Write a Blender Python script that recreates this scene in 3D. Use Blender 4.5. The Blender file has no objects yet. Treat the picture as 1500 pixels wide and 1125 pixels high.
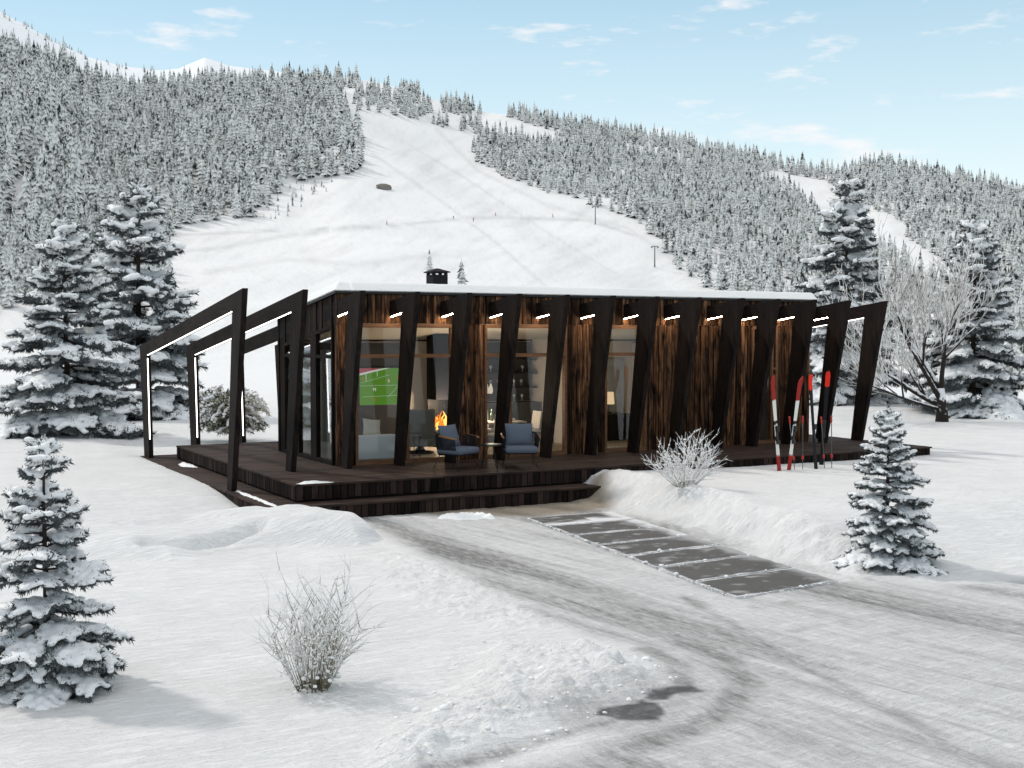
import bpy, bmesh, math, random
import numpy as np
from mathutils import Vector, Matrix

C = bpy.context.scene
COL = C.collection
R = math.radians

# ------------------------------------------------------------------ camera
CAM = np.array([-7.98, -19.37, 2.225]); FPX = 1778.6; YAW = 0.4989; PITCH = 0.0381
cd = bpy.data.cameras.new("camera"); cam = bpy.data.objects.new("camera", cd); COL.objects.link(cam)
cam.location = CAM; cam.rotation_euler = (math.pi/2 - PITCH, 0, -YAW)
cd.sensor_width = 36; cd.lens = FPX/1500*36; cd.clip_start = 0.1; cd.clip_end = 9000
C.camera = cam

# ------------------------------------------------------------------ sky, sun, exposure
SUN_EL, SUN_AZ = R(47), R(-32)            # azimuth measured from +Y towards +X
w = bpy.data.worlds.new("World"); C.world = w; w.use_nodes = True
nt = w.node_tree; nt.nodes.clear()
def wn(t, **k):
    n = nt.nodes.new(t)
    for a, b in k.items(): setattr(n, a, b)
    return n
out = wn('ShaderNodeOutputWorld'); bg = wn('ShaderNodeBackground')
sky = wn('ShaderNodeTexSky', sky_type='NISHITA', sun_disc=False)
sky.sun_elevation = SUN_EL; sky.sun_rotation = SUN_AZ; sky.altitude = 1500; sky.air_density = 1.0; sky.dust_density = 0.6; sky.ozone_density = 2.0
tc = wn('ShaderNodeTexCoord'); sep = wn('ShaderNodeSeparateXYZ'); nt.links.new(tc.outputs['Generated'], sep.inputs[0])
# clouds: noise over the direction, stretched sideways, thin streaks
mp = wn('ShaderNodeMapping'); mp.inputs['Scale'].default_value = (1, 1, 4.2); nt.links.new(tc.outputs['Generated'], mp.inputs[0])
nz = wn('ShaderNodeTexNoise'); nz.inputs['Scale'].default_value = 11; nz.inputs['Detail'].default_value = 7; nz.inputs['Roughness'].default_value = .62
nt.links.new(mp.outputs[0], nz.inputs[0])
cr = wn('ShaderNodeValToRGB'); cr.color_ramp.elements[0].position = .555; cr.color_ramp.elements[1].position = .70
nt.links.new(nz.outputs[0], cr.inputs[0])
hz = wn('ShaderNodeMapRange'); hz.inputs['From Min'].default_value = 0.12; hz.inputs['From Max'].default_value = .30
nt.links.new(sep.outputs['Z'], hz.inputs[0])
ml = wn('ShaderNodeMath', operation='MULTIPLY'); nt.links.new(cr.outputs[0], ml.inputs[0]); ml.inputs[1].default_value = .8
mix0 = wn('ShaderNodeMixRGB', blend_type='MIX'); mix0.inputs[2].default_value = (6.3, 8.5, 9.1, 1)   # pale band near the horizon
grd = wn('ShaderNodeMixRGB'); grd.inputs[1].default_value = (7.5, 8.9, 9.2, 1); grd.inputs[2].default_value = (5.2, 8.0, 9.3, 1); nt.links.new(hz.outputs[0], grd.inputs[0]); nt.links.new(grd.outputs[0], mix0.inputs[2])
inv = wn('ShaderNodeMath', operation='MULTIPLY_ADD'); inv.inputs[1].default_value = -.40; inv.inputs[2].default_value = .96
nt.links.new(hz.outputs[0], inv.inputs[0]); nt.links.new(inv.outputs[0], mix0.inputs[0]); nt.links.new(sky.outputs[0], mix0.inputs[1])
mixc = wn('ShaderNodeMixRGB'); mixc.inputs[2].default_value = (9.2, 8.9, 8.9, 1)
overhead_white = wn('ShaderNodeMapRange'); overhead_white.inputs['From Min'].default_value = .30; overhead_white.inputs['From Max'].default_value = .60; overhead_white.inputs['To Max'].default_value = .80  # unseen whitening overhead, added to neutralise the blue ambient light
nt.links.new(sep.outputs['Z'], overhead_white.inputs[0]); mxv = wn('ShaderNodeMath', operation='MAXIMUM'); nt.links.new(ml.outputs[0], mxv.inputs[0]); nt.links.new(overhead_white.outputs[0], mxv.inputs[1])
nt.links.new(mxv.outputs[0], mixc.inputs[0]); nt.links.new(mix0.outputs[0], mixc.inputs[1])
nt.links.new(mixc.outputs[0], bg.inputs[0]); bg.inputs[1].default_value = 0.15
nt.links.new(bg.outputs[0], out.inputs[0])
sl = bpy.data.lights.new("sun", 'SUN'); sl.energy = 2.3; sl.angle = R(4); sl.color = (1, .955, .885)
so = bpy.data.objects.new("sun", sl); COL.objects.link(so)
sd = Vector((math.sin(SUN_AZ)*math.cos(SUN_EL), math.cos(SUN_AZ)*math.cos(SUN_EL), math.sin(SUN_EL)))
so.rotation_euler = (-sd).to_track_quat('-Z', 'Y').to_euler()
C.view_settings.view_transform = 'Standard'; C.view_settings.look = 'None'; C.view_settings.exposure = -0.44; C.view_settings.gamma = 1
C.cycles.use_denoising = True; C.cycles.max_bounces = 8; C.cycles.transparent_max_bounces = 16
C.cycles.caustics_reflective = False; C.cycles.caustics_refractive = False

# ------------------------------------------------------------------ camera maths used to survey the place from the photograph
fw = np.array([math.sin(YAW)*math.cos(PITCH), math.cos(YAW)*math.cos(PITCH), -math.sin(PITCH)])
rt = np.array([math.cos(YAW), -math.sin(YAW), 0.]); up = np.cross(rt, fw)
def ray(x, y): return fw + rt*(x-750)/FPX - up*(y-562.5)/FPX
def atZ(x, y, z): d = ray(x, y); return CAM + d*(z-CAM[2])/d[2]
def atY(x, y, Y): d = ray(x, y); return CAM + d*(Y-CAM[1])/d[1]
def proj(P):
    d = np.asarray(P, float) - CAM; z = d@fw
    return 750 + FPX*(d@rt)/z, 562.5 - FPX*(d@up)/z
def phi_of(x, y):
    d = ray(np.asarray(x, float)[..., None], np.asarray(y, float)[..., None]) if np.ndim(x) else ray(x, y)
    return np.arctan2(d[..., 0], d[..., 1]) - YAW
def tan_of(phi, y):
    k = (562.5-y)/FPX
    return np.cos(phi)*(k*math.cos(PITCH)-math.sin(PITCH))/(math.cos(PITCH)+k*math.sin(PITCH))

# ------------------------------------------------------------------ numpy noise
def _h(i, j, s):
    n = (i.astype(np.int64)*374761393 + j.astype(np.int64)*668265263 + s*1274126177) & 0x7fffffff
    n = ((n ^ (n >> 13))*1274126177) & 0x7fffffff
    return ((n ^ (n >> 16)) & 0xffff)/65535.
def vnoise(x, y, s=0):
    i = np.floor(x); j = np.floor(y); u = x-i; v = y-j
    u = u*u*(3-2*u); v = v*v*(3-2*v)
    a = _h(i, j, s); b = _h(i+1, j, s); c = _h(i, j+1, s); d = _h(i+1, j+1, s)
    return (a*(1-u)+b*u)*(1-v) + (c*(1-u)+d*u)*v
def fbm(x, y, o=4, s=0, g=.5):
    t = 0; a = 1; n = 0
    for k in range(o):
        t = t + a*vnoise(x*2**k+k*17.3, y*2**k+k*9.1, s+k); n += a; a *= g
    return t/n - .5
def sst(a, b, x):
    t = np.clip((x-a)/(b-a), 0, 1); return t*t*(3-2*t)
def psdf(X, Y, poly):
    """signed distance, positive inside"""
    d = np.full(X.shape, 1e9); ins = np.zeros(X.shape, bool); n = len(poly)
    for k in range(n):
        x0, y0 = poly[k]; x1, y1 = poly[(k+1) % n]
        ex, ey = x1-x0, y1-y0; t = np.clip(((X-x0)*ex+(Y-y0)*ey)/(ex*ex+ey*ey+1e-12), 0, 1)
        d = np.minimum(d, (X-x0-t*ex)**2+(Y-y0-t*ey)**2)
        if y0 != y1:
            c = ((y0 > Y) != (y1 > Y)) & (X < (x1-x0)*(Y-y0)/(y1-y0)+x0); ins ^= c
    d = np.sqrt(d); return np.where(ins, d, -d)
def pline(X, Y, pts):
    d = np.full(X.shape, 1e9)
    for (x0, y0), (x1, y1) in zip(pts[:-1], pts[1:]):
        ex, ey = x1-x0, y1-y0; t = np.clip(((X-x0)*ex+(Y-y0)*ey)/(ex*ex+ey*ey+1e-12), 0, 1)
        d = np.minimum(d, (X-x0-t*ex)**2+(Y-y0-t*ey)**2)
    return np.sqrt(d)

# ------------------------------------------------------------------ materials
def mat(name, rough=.8, spec=.3):
    m = bpy.data.materials.new(name); m.use_nodes = True
    b = m.node_tree.nodes['Principled BSDF']; b.inputs['Roughness'].default_value = rough
    b.inputs['Specular IOR Level'].default_value = spec
    return m, m.node_tree, b
def N(t, ty, **k):
    n = t.nodes.new(ty)
    for a, b in k.items():
        if a in n.inputs.keys() if hasattr(n.inputs, 'keys') else False: n.inputs[a].default_value = b
        else: setattr(n, a, b)
    return n
def noise(t, scale, detail=4, rough=.55, vscale=(1, 1, 1), coord='Object', dist=0):
    c = t.nodes.new('ShaderNodeTexCoord'); m = t.nodes.new('ShaderNodeMapping'); m.inputs['Scale'].default_value = vscale
    n = t.nodes.new('ShaderNodeTexNoise'); n.inputs['Scale'].default_value = scale; n.inputs['Detail'].default_value = detail
    n.inputs['Roughness'].default_value = rough; n.inputs['Distortion'].default_value = dist
    t.links.new(c.outputs[coord], m.inputs[0]); t.links.new(m.outputs[0], n.inputs[0])
    return n.outputs[0]
def ramp(t, src, *stops):
    r = t.nodes.new('ShaderNodeValToRGB'); e = r.color_ramp.elements
    while len(e) < len(stops): e.new(.5)
    for el, (p, c) in zip(e, stops):
        el.position = p; el.color = tuple(c)+(1,) if not np.isscalar(c) else (c, c, c, 1)
    t.links.new(src, r.inputs[0]); return r.outputs[0]
def mixn(t, f, a, b, mode='MIX'):
    m = t.nodes.new('ShaderNodeMixRGB'); m.blend_type = mode
    for i, v in ((0, f), (1, a), (2, b)):
        if hasattr(v, 'node'): t.links.new(v, m.inputs[i])
        elif i == 0: m.inputs[0].default_value = v
        else: m.inputs[i].default_value = tuple(v)+(1,)
    return m.outputs[0]
def bump(t, b, src, strength, dist, prev=None):
    n = t.nodes.new('ShaderNodeBump'); n.inputs['Strength'].default_value = strength; n.inputs['Distance'].default_value = dist
    t.links.new(src, n.inputs['Height'])
    if prev is not None: t.links.new(prev, n.inputs['Normal'])
    t.links.new(n.outputs[0], b.inputs['Normal']); return n.outputs[0]
def attr(t, name):
    a = t.nodes.new('ShaderNodeAttribute'); a.attribute_name = name; return a.outputs['Fac']
def plain(name, c, rough=.7, spec=.3, var=.12, scale=14, metal=0):
    m, t, b = mat(name, rough, spec)
    n = noise(t, scale, 5)
    col = mixn(t, n, [x*(1-var) for x in c], [x*(1+var) for x in c])
    t.links.new(col, b.inputs['Base Color']); b.inputs['Metallic'].default_value = metal
    bump(t, b, n, .15, .004); return m
def emit(name, c, s):
    m = bpy.data.materials.new(name); m.use_nodes = True; t = m.node_tree; t.nodes.clear()
    e = t.nodes.new('ShaderNodeEmission'); e.inputs[0].default_value = tuple(c)+(1,); e.inputs[1].default_value = s
    o = t.nodes.new('ShaderNodeOutputMaterial'); t.links.new(e.outputs[0], o.inputs[0]); return m
def wood(name, dark, light, streak, rough=.75, axis='Z', spec=.25, tint=True, contrast=(.3, .7), knots=.5):
    m, t, b = mat(name, rough, spec)
    vs = {'Z': (1, 1, .06), 'X': (.06, 1, 1), 'Y': (1, .06, 1)}[axis]
    vk = {'Z': (1, 1, .3), 'X': (.3, 1, 1), 'Y': (1, .3, 1)}[axis]
    g = noise(t, 28, 6, .65, vs, dist=.6)
    col = mixn(t, ramp(t, g, (contrast[0], 0), (contrast[1], 1)), dark, light)
    k = noise(t, 7, 5, .6, vk, dist=.4)
    col = mixn(t, ramp(t, k, (knots, 0), (knots+.16, 1)), col, streak)
    if tint:
        col = mixn(t, 1.0, col, attr_rgb(t), 'MULTIPLY')
    t.links.new(col, b.inputs['Base Color']); bump(t, b, g, .5, .004); return m
def attr_rgb(t):
    a = t.nodes.new('ShaderNodeAttribute'); a.attribute_name = 'tint'
    c = t.nodes.new('ShaderNodeCombineColor')
    for i in range(3): t.links.new(a.outputs['Fac'], c.inputs[i])
    return c.outputs[0]

M = {}
def snow_mat(name, c=(.88, .875, .865), b1=.25, coarse=30, fine=160, dist=.02):
    m, t, b = mat(name, .55, .25)
    n = noise(t, coarse, 5); n2 = noise(t, fine, 3)
    col = mixn(t, n, [x*.95 for x in c], c)
    t.links.new(col, b.inputs['Base Color'])
    p = bump(t, b, n, b1, dist); bump(t, b, n2, b1, dist*.25, p); return m
M['snow'] = snow_mat('snow')
M['tree_snow'] = snow_mat('tree_snow', (.87, .875, .88), .35, 14, 60, .03)
M['roof_snow'] = snow_mat('roof_snow', (.88, .87, .85), .35, 12, 60, .03)
M['frame_wood'] = wood('dark_stained_timber', (.005, .0035, .003), (.022, .0145, .0115), (.003, .0025, .0025), .8, 'Z', .12)
M['beam_wood'] = wood('dark_stained_beam', (.005, .0035, .003), (.022, .0145, .0115), (.003, .0025, .0025), .8, 'Y', .12)
M['clad'] = wood('charred_plank_cladding', (.020, .009, .005), (.23, .112, .055), (.007, .005, .004), .75, 'Z', .12, contrast=(.42, .66), knots=.49)
M['trimwood'] = wood('oiled_window_wood', (.10, .045, .020), (.22, .11, .055), (.04, .02, .01), .6, 'X', .3, contrast=(.3, .7), knots=.6)
M['deck'] = wood('brown_deck_boards', (.030, .017, .012), (.066, .039, .029), (.015, .010, .008), .75, 'X', .2)
M['fascia'] = wood('dark_deck_fascia', (.014, .009, .008), (.034, .021, .017), (.008, .006, .005), .85, 'Z', .1)
M['led'] = emit('warm_light_strip', (1, .76, .50), 105)
M['led_low'] = emit('dim_light_strip', (1, .96, .90), 7)
M['black'] = plain('black_metal', (.012, .012, .013), .45, .4)
M['rope'] = plain('black_rope', (.008, .008, .011), .8, .2)
M['cushion'] = plain('blue_grey_fabric', (.105, .122, .158), .95, .1, .25, 90)
M['armwood'] = plain('orange_brown_wood', (.26, .12, .05), .55, .3, .3, 20)
M['needle'] = plain('spruce_needles', (.078, .088, .092), .8, .15, .4, 20)
M['bark'] = plain('spruce_bark', (.045, .035, .030), .9, .1, .4, 30)
M['greybeige'] = plain('beige_plaster', (.55, .50, .43), .9, .1, .05, 8)
M['ceiling'] = plain('pale_ceiling', (.62, .58, .50), .9, .1, .04, 6)
M['darkpanel'] = plain('dark_grey_panel', (.030, .031, .034), .7, .3, .15, 10)
M['floorwood'] = plain('pale_floor', (.48, .42, .34), .6, .3, .1, 10)
M['sofa'] = plain('light_grey_sofa_fabric', (.80, .82, .82), .95, .1, .15, 60)
M['linen'] = plain('cream_linen', (.74, .69, .58), .95, .1, .12, 70)
M['recliner'] = plain('grey_upholstery', (.16, .175, .18), .9, .15, .2, 60)
M['cupboard'] = plain('charcoal_cupboard', (.050, .052, .055), .6, .3, .1, 10)
M['white'] = plain('white_paint', (.7, .7, .68), .6, .3, .06, 10)

def glass_mat():
    m = bpy.data.materials.new('window_glass'); m.use_nodes = True; t = m.node_tree; t.nodes.clear()
    f = t.nodes.new('ShaderNodeFresnel'); f.inputs[0].default_value = 1.5
    k = t.nodes.new('ShaderNodeMath'); k.operation = 'MULTIPLY'; k.inputs[1].default_value = .55; t.links.new(f.outputs[0], k.inputs[0])
    a = t.nodes.new('ShaderNodeBsdfTransparent'); a.inputs[0].default_value = (.93, .94, .94, 1)
    g = t.nodes.new('ShaderNodeBsdfGlossy'); g.inputs['Roughness'].default_value = .01; g.inputs[0].default_value = (.9, .95, 1, 1)
    x = t.nodes.new('ShaderNodeMixShader'); o = t.nodes.new('ShaderNodeOutputMaterial')
    t.links.new(k.outputs[0], x.inputs[0]); t.links.new(a.outputs[0], x.inputs[1]); t.links.new(g.outputs[0], x.inputs[2]); t.links.new(x.outputs[0], o.inputs[0])
    return m
M['glass'] = glass_mat()

# ------------------------------------------------------------------ mesh helpers
RNG = random.Random(7)
class MB:
    def __init__(s): s.v = []; s.f = []; s.t = []; s.mi = []; s.cur = 0
    def add(s, vs, fs, tint=1.0):
        o = len(s.v); s.v += [tuple(p) for p in vs]
        for f in fs: s.f.append(tuple(i+o for i in f)); s.t.append(tint); s.mi.append(s.cur)
    def box(s, x0, x1, y0, y1, z0, z1, tint=1.0):
        s.add([(x0,y0,z0),(x1,y0,z0),(x1,y1,z0),(x0,y1,z0),(x0,y0,z1),(x1,y0,z1),(x1,y1,z1),(x0,y1,z1)],
              [(3,2,1,0),(4,5,6,7),(0,1,5,4),(1,2,6,5),(2,3,7,6),(3,0,4,7)], tint)
    def rbox(s, c, size, rot=None, tint=1.0):
        rot = rot or Matrix.Identity(3); c = Vector(c); h = [q/2 for q in size]
        vs = [c+rot@Vector((a*h[0], b*h[1], d*h[2])) for d in (-1,1) for a, b in ((-1,-1),(1,-1),(1,1),(-1,1))]
        s.add(vs, [(3,2,1,0),(4,5,6,7),(0,1,5,4),(1,2,6,5),(2,3,7,6),(3,0,4,7)], tint)
    def prism_yz(s, pts, x0, x1, tint=1.0):
        """polygon in the YZ plane (counter-clockwise seen from +X) extruded along X"""
        n = len(pts)
        s.add([(x0, y, z) for y, z in pts]+[(x1, y, z) for y, z in pts],
              [tuple(range(n-1, -1, -1)), tuple(range(n, 2*n))]+[(i, (i+1) % n, n+(i+1) % n, n+i) for i in range(n)], tint)
    def prism_xy(s, pts, z0, z1, tint=1.0):
        n = len(pts)
        s.add([(x, y, z0) for x, y in pts]+[(x, y, z1) for x, y in pts],
              [tuple(range(n-1, -1, -1)), tuple(range(n, 2*n))]+[(i, (i+1) % n, n+(i+1) % n, n+i) for i in range(n)], tint)
    def tube(s, pts, rad, n=6, tint=1.0, cap=True):
        pts = [Vector(p) for p in pts]
        if np.isscalar(rad): rad = [rad]*len(pts)
        o = len(s.v); ref = None
        for i, p in enumerate(pts):
            d = (pts[min(i+1, len(pts)-1)]-pts[max(i-1, 0)])
            d = d.normalized() if d.length > 1e-9 else Vector((0,0,1))
            if ref is None: ref = d.orthogonal().normalized()
            a = (ref-d*ref.dot(d)); a = a.normalized() if a.length > 1e-6 else d.orthogonal().normalized()
            ref = a; b = d.cross(a)
            for k in range(n):
                q = 2*math.pi*k/n; s.v.append(tuple(p+(a*math.cos(q)+b*math.sin(q))*rad[i]))
        for i in range(len(pts)-1):
            for k in range(n):
                s.f.append((o+i*n+k, o+i*n+(k+1) % n, o+(i+1)*n+(k+1) % n, o+(i+1)*n+k)); s.t.append(tint); s.mi.append(s.cur)
        if cap:
            s.f.append(tuple(o+k for k in range(n-1, -1, -1))); s.t.append(tint); s.mi.append(s.cur)
            e = o+(len(pts)-1)*n; s.f.append(tuple(e+k for k in range(n))); s.t.append(tint); s.mi.append(s.cur)
    def lathe(s, prof, c=(0,0,0), n=16, tint=1.0):
        o = len(s.v)
        for r_, z in prof:
            for k in range(n):
                q = 2*math.pi*k/n; s.v.append((c[0]+r_*math.cos(q), c[1]+r_*math.sin(q), c[2]+z))
        for i in range(len(prof)-1):
            for k in range(n):
                s.f.append((o+i*n+k, o+i*n+(k+1) % n, o+(i+1)*n+(k+1) % n, o+(i+1)*n+k)); s.t.append(tint); s.mi.append(s.cur)
        s.f.append(tuple(o+k for k in range(n-1,-1,-1))); s.t.append(tint); s.mi.append(s.cur)
        e = o+(len(prof)-1)*n; s.f.append(tuple(e+k for k in range(n))); s.t.append(tint); s.mi.append(s.cur)
    def blob(s, c, r3, rot=None, jit=.12, rng=RNG, sub=1):
        vs, fs = ICO[sub]; rot = rot or Matrix.Identity(3); c = Vector(c)
        s.add([c+rot@Vector((v[0]*r3[0], v[1]*r3[1], v[2]*r3[2]))*(1+rng.uniform(-jit, jit)) for v in vs], fs)
    def build(s, name, m, parent=None, smooth=False, bevel=0, loc=None):
        me = bpy.data.meshes.new(name); me.from_pydata(s.v, [], s.f)
        ms = m if isinstance(m, (list, tuple)) else [m]
        for q in ms: me.materials.append(q)
        if len(ms) > 1: me.polygons.foreach_set('material_index', s.mi)
        if any(abs(t-1) > 1e-6 for t in s.t) or True:
            a = me.attributes.new('tint', 'FLOAT', 'FACE'); a.data.foreach_set('value', s.t)
        if smooth: me.polygons.foreach_set('use_smooth', [True]*len(me.polygons))
        o = bpy.data.objects.new(name, me); COL.objects.link(o)
        if parent is not None: o.parent = parent
        if loc is not None: o.location = loc
        if bevel:
            b = o.modifiers.new('bevel', 'BEVEL'); b.width = bevel; b.segments = 2; b.limit_method = 'ANGLE'
        return o
def _ico(sub):
    bm = bmesh.new(); bmesh.ops.create_icosphere(bm, subdivisions=sub, radius=1)
    r = ([tuple(v.co) for v in bm.verts], [tuple(v.index for v in f.verts) for f in bm.faces]); bm.free(); return r
ICO = {1: _ico(1), 2: _ico(2)}
def T(o, label, cat, group=None, kind=None):
    o['label'] = label; o['category'] = cat
    if group: o['group'] = group
    if kind: o['kind'] = kind
    return o
def thing(name, label, cat, loc=(0,0,0), rz=0, group=None):
    o = bpy.data.objects.new(name, None); COL.objects.link(o); o.location = loc; o.rotation_euler = (0,0,rz); o.empty_display_size = .2
    return T(o, label, cat, group)
def S(o): o['kind'] = 'structure'; return o
def bigmesh(name, V, F4, mats, smooth=True, attrs=None, mi=None):
    """numpy arrays to one mesh; F4 is (n,3) or (n,4)"""
    me = bpy.data.meshes.new(name); k = F4.shape[1]
    me.vertices.add(len(V)); me.vertices.foreach_set('co', V.astype(np.float32).ravel())
    me.loops.add(F4.size); me.loops.foreach_set('vertex_index', F4.astype(np.int32).ravel())
    me.polygons.add(len(F4)); me.polygons.foreach_set('loop_start', np.arange(0, F4.size, k, dtype=np.int32))
    me.polygons.foreach_set('loop_total', np.full(len(F4), k, np.int32))
    for q in (mats if isinstance(mats, (list, tuple)) else [mats]): me.materials.append(q)
    if mi is not None: me.polygons.foreach_set('material_index', mi.astype(np.int32))
    me.polygons.foreach_set('use_smooth', np.full(len(F4), smooth, bool))
    for n_, a in (attrs or {}).items():
        at = me.attributes.new(n_, 'FLOAT', 'POINT'); at.data.foreach_set('value', a.astype(np.float32).ravel())
    me.update(calc_edges=True); me.validate()
    return me
def link(name, me, parent=None):
    o = bpy.data.objects.new(name, me); COL.objects.link(o)
    if parent is not None: o.parent = parent
    return o

# ================================================================== THE GROUND AND THE MOUNTAINSIDE
ROAD = [(-1.5,-2.0),(-1.42,-2.98),(-1.6,-4.86),(-1.92,-7.45),(-2.08,-9.23),(-2.0,-10.43),(-1.85,-11),(-2.25,-11.9),(-3.04,-12.5),(-3.9,-12.75),(-6,-13.0),(-12,-16),
        (-12,-30),(14,-30),(14,-14),(9,-12.2),(5,-10.6),(2.4,-9.9),(1.85,-9.2),(2.45,-5),(2.62,-3.2),(3.2,-2.0)]
DRIFT = [(-5.9,-1.35),(-4.8,-1.05),(-3.42,-1.25),(-2.5,-1.9),(-1.98,-2.9),(-1.72,-3.7),(-1.78,-4.35),(-2.15,-4.6),(-2.6,-4.3),(-3.1,-4.05),(-3.7,-4.0),(-4.55,-4.35),(-5.4,-3.9),(-6.6,-3.3),(-6.9,-2.0)]
PILE = [(-5.3,-12.3),(-4.85,-11.7),(-3.9,-10.9),(-3.45,-10.3),(-3.1,-9.9),(-2.7,-9.9),(-2.25,-10.5),(-2.1,-11.2),(-2.45,-11.7),(-3.0,-11.9),(-3.8,-12.2),(-4.6,-12.6),(-5.0,-12.8)]
ROUGH = [(-2.1,-4.8),(-1.7,-6.1),(-1.9,-9.7),(-2.9,-9.6),(-3.1,-8.2),(-2.7,-6.5)]
PATCH1 = [(-3.36,-12.06),(-3.2,-11.9),(-2.95,-11.93),(-2.79,-11.89),(-2.72,-12.02),(-2.8,-12.25),(-2.95,-12.36),(-3.15,-12.3)]
PATCH2 = [(-2.76,-11.93),(-2.6,-11.72),(-2.4,-11.72),(-2.24,-11.78),(-2.25,-11.93),(-2.5,-11.92),(-2.62,-12.0)]
TRACKS = [([(-.3,-9.1),(-.49,-9.76),(-.77,-10.72),(-1.05,-11.76),(-1.28,-12.61),(-1.5,-13.6)], .13, .75),
          ([(-1.47,-10.62),(-1.51,-11.26),(-1.8,-11.92),(-2.41,-12.39),(-2.95,-12.62),(-3.6,-12.75)], .22, .85),
          ([(-4.9,-12.6),(-4.48,-12.48),(-3.82,-12.30),(-3.16,-12.2)], .10, .7),
          ([(-1.9,-10.7),(-2.0,-11.3),(-2.4,-11.9)], .16, .8),
          ([(.03,-9.87),(.79,-9.92),(1.6,-9.98)], .16, .55), ([(-.35,-10.8),(.61,-10.7),(1.3,-10.74)], .12, .5), ([(-.1,-11.35),(.59,-11.31),(1.2,-11.34)], .12, .45),
          ([(0,-10.35),(.8,-10.3),(1.6,-10.3)], .10, .4),
          ([(-.62,-2.6),(-.75,-3.9),(-1.22,-6.63),(-1.42,-9.04),(-1.35,-10.4)], .20, .5), ([(-1.3,-3.0),(-1.45,-4.5),(-1.66,-6.4),(-1.88,-8.43)], .13, .5),
          ([(.4,-3.6),(.1,-5.5),(-.3,-8),(-.55,-9.4)], .25, .3)]
SLAB = [np.array(p) for p in ((1.0,-3.35),(2.48,-3.40),(1.74,-9.23),(.155,-9.39))]   # survey of the cleared strip: far-left, far-right, near-right, near-left
def road_u(X, Y): return X+.11*(Y+3)-.02*np.clip(-Y-9, 0, 9)**1.5
def near_z(X, Y):
    z = np.full(X.shape, -.5)
    z += .06*fbm(X*.22, Y*.22, 3, 3)
    # higher, smooth snow left of and behind the deck
    z += .24*sst(-1.6, 1.6, Y)*sst(-1.9, -2.9, X) + .2*sst(5.5, 8.5, Y)*sst(-2.9, -1.9, X)
    z += .05*sst(-2.4, -3.2, X)*sst(-2, 3, Y)
    # bank to the right of the cleared strip with the plateau behind it
    toe = 2.62+.115*(Y+3.0)
    d = X-toe + .25*fbm(X*1.1, Y*1.1, 3, 11)
    H = .39*sst(-9.9, -7.0, Y)+.05*sst(-4.5, -2.4, Y)*sst(4.6, 3.0, X)
    bankside = sst(-1.8, -2.0, Y)*0+1
    bk = H*sst(0, .75, d)*(1-.12*sst(1.3, 4, d))
    z += bk*bankside
    z += .12*np.exp(-((d-.75)/.35)**2)*sst(-9.6, -8, Y)*sst(-1.5, -3.2, Y)*(.6+1.3*fbm(X*.9, Y*.9, 2, 5))
    z += .07*sst(1, 4, d)*sst(-9.9, -12, Y)*0
    face = np.exp(-((d-.38)/.42)**2)*sst(-9.9, -8.6, Y)
    z += face*(.26*np.abs(fbm(X*2.6, Y*1.9, 4, 21))+.11*fbm(X*6, Y*6, 4, 23))
    # drift lump on the left with a steep lip
    s = psdf(X, Y, DRIFT) + .10*fbm(X*1.1, Y*1.1, 2, 31)
    hd = .36*sst(-.04, .55, s)**.7*(.55+.45*sst(-3.9, -2.2, X))*sst(-7.2, -4.6, X)
    hd += .16*fbm(X*.8+.3*Y, Y*1.5, 3, 33)*sst(0, .5, s)
    hd -= .20*np.exp(-((pline(X, Y, [(-4.7,-3.7),(-4.2,-3.85),(-3.6,-3.65),(-3.2,-3.5)]))/.12)**2)+.10*np.exp(-((pline(X, Y, [(-4.6,-2.0),(-3.6,-2.3),(-2.9,-2.5)]))/.2)**2); hd += .10*np.exp(-((pline(X, Y, [(-2.3,-2.4),(-1.95,-3.3),(-1.9,-4.2)]))/.18)**2)
    z += hd
    # ploughed-up pile in the foreground
    s = psdf(X, Y, PILE) + .12*fbm(X*1.6, Y*1.6, 2, 41)
    pk = sst(-.05, .45, s)
    bil = np.abs(fbm(X*3.4, Y*3.4, 4, 43))*2
    z += pk*(.09+.15*bil+.06*fbm(X*11, Y*11, 3, 45))
    z += sst(-.5, 0, s)*.03*np.abs(fbm(X*9, Y*9, 3, 47))
    # lumpy trampled verge
    s2 = psdf(X, Y, ROUGH) + .15*fbm(X*1.5, Y*1.5, 2, 51)
    z += sst(-.1, .3, s2)*(.085*np.abs(fbm(X*5, Y*5, 4, 53))*1.6+.035*fbm(X*14, Y*14, 2, 55))
    # road: flat, with faint ruts
    rs = psdf(X, Y, ROAD); rm = sst(-.15, .25, rs)
    u = road_u(X, Y)
    z += rm*(.028*fbm(u*4.5, Y*.3, 3, 61)+.020*fbm(u*13, Y*.6, 3, 63))
    for pts, wd, _ in TRACKS[:2]: z -= .018*np.exp(-(pline(X, Y, pts)/wd)**2)
    # wind ripples on the untouched snow
    z += (1-rm)*(.022*fbm(X*.9+Y*.5, Y*3.2, 3, 71)+.013*fbm(X*2.2, Y*10, 3, 73))
    # cleared strip: ground lies just below the slabs
    a, b, c_, d_ = SLAB
    sl_ = psdf(X, Y, [a, b, c_, d_])
    z = np.where(sl_ > -.12, z*(1-sst(-.12, .02, sl_)) + (-.545)*sst(-.12, .02, sl_), z)
    # under the deck
    dk = psdf(X, Y, [(-2.5,-2.0),(11.2,-2.0),(11.2,6.5),(-2.5,6.5)])
    dk2 = psdf(X, Y, [(-2.0,-1.55),(11.2,-1.55),(11.2,6.5),(-2.0,6.5)])
    lo = np.where(X < 2.0, dk, dk2)
    z = np.where(lo > 0, -.72, z)
    return z
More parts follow.
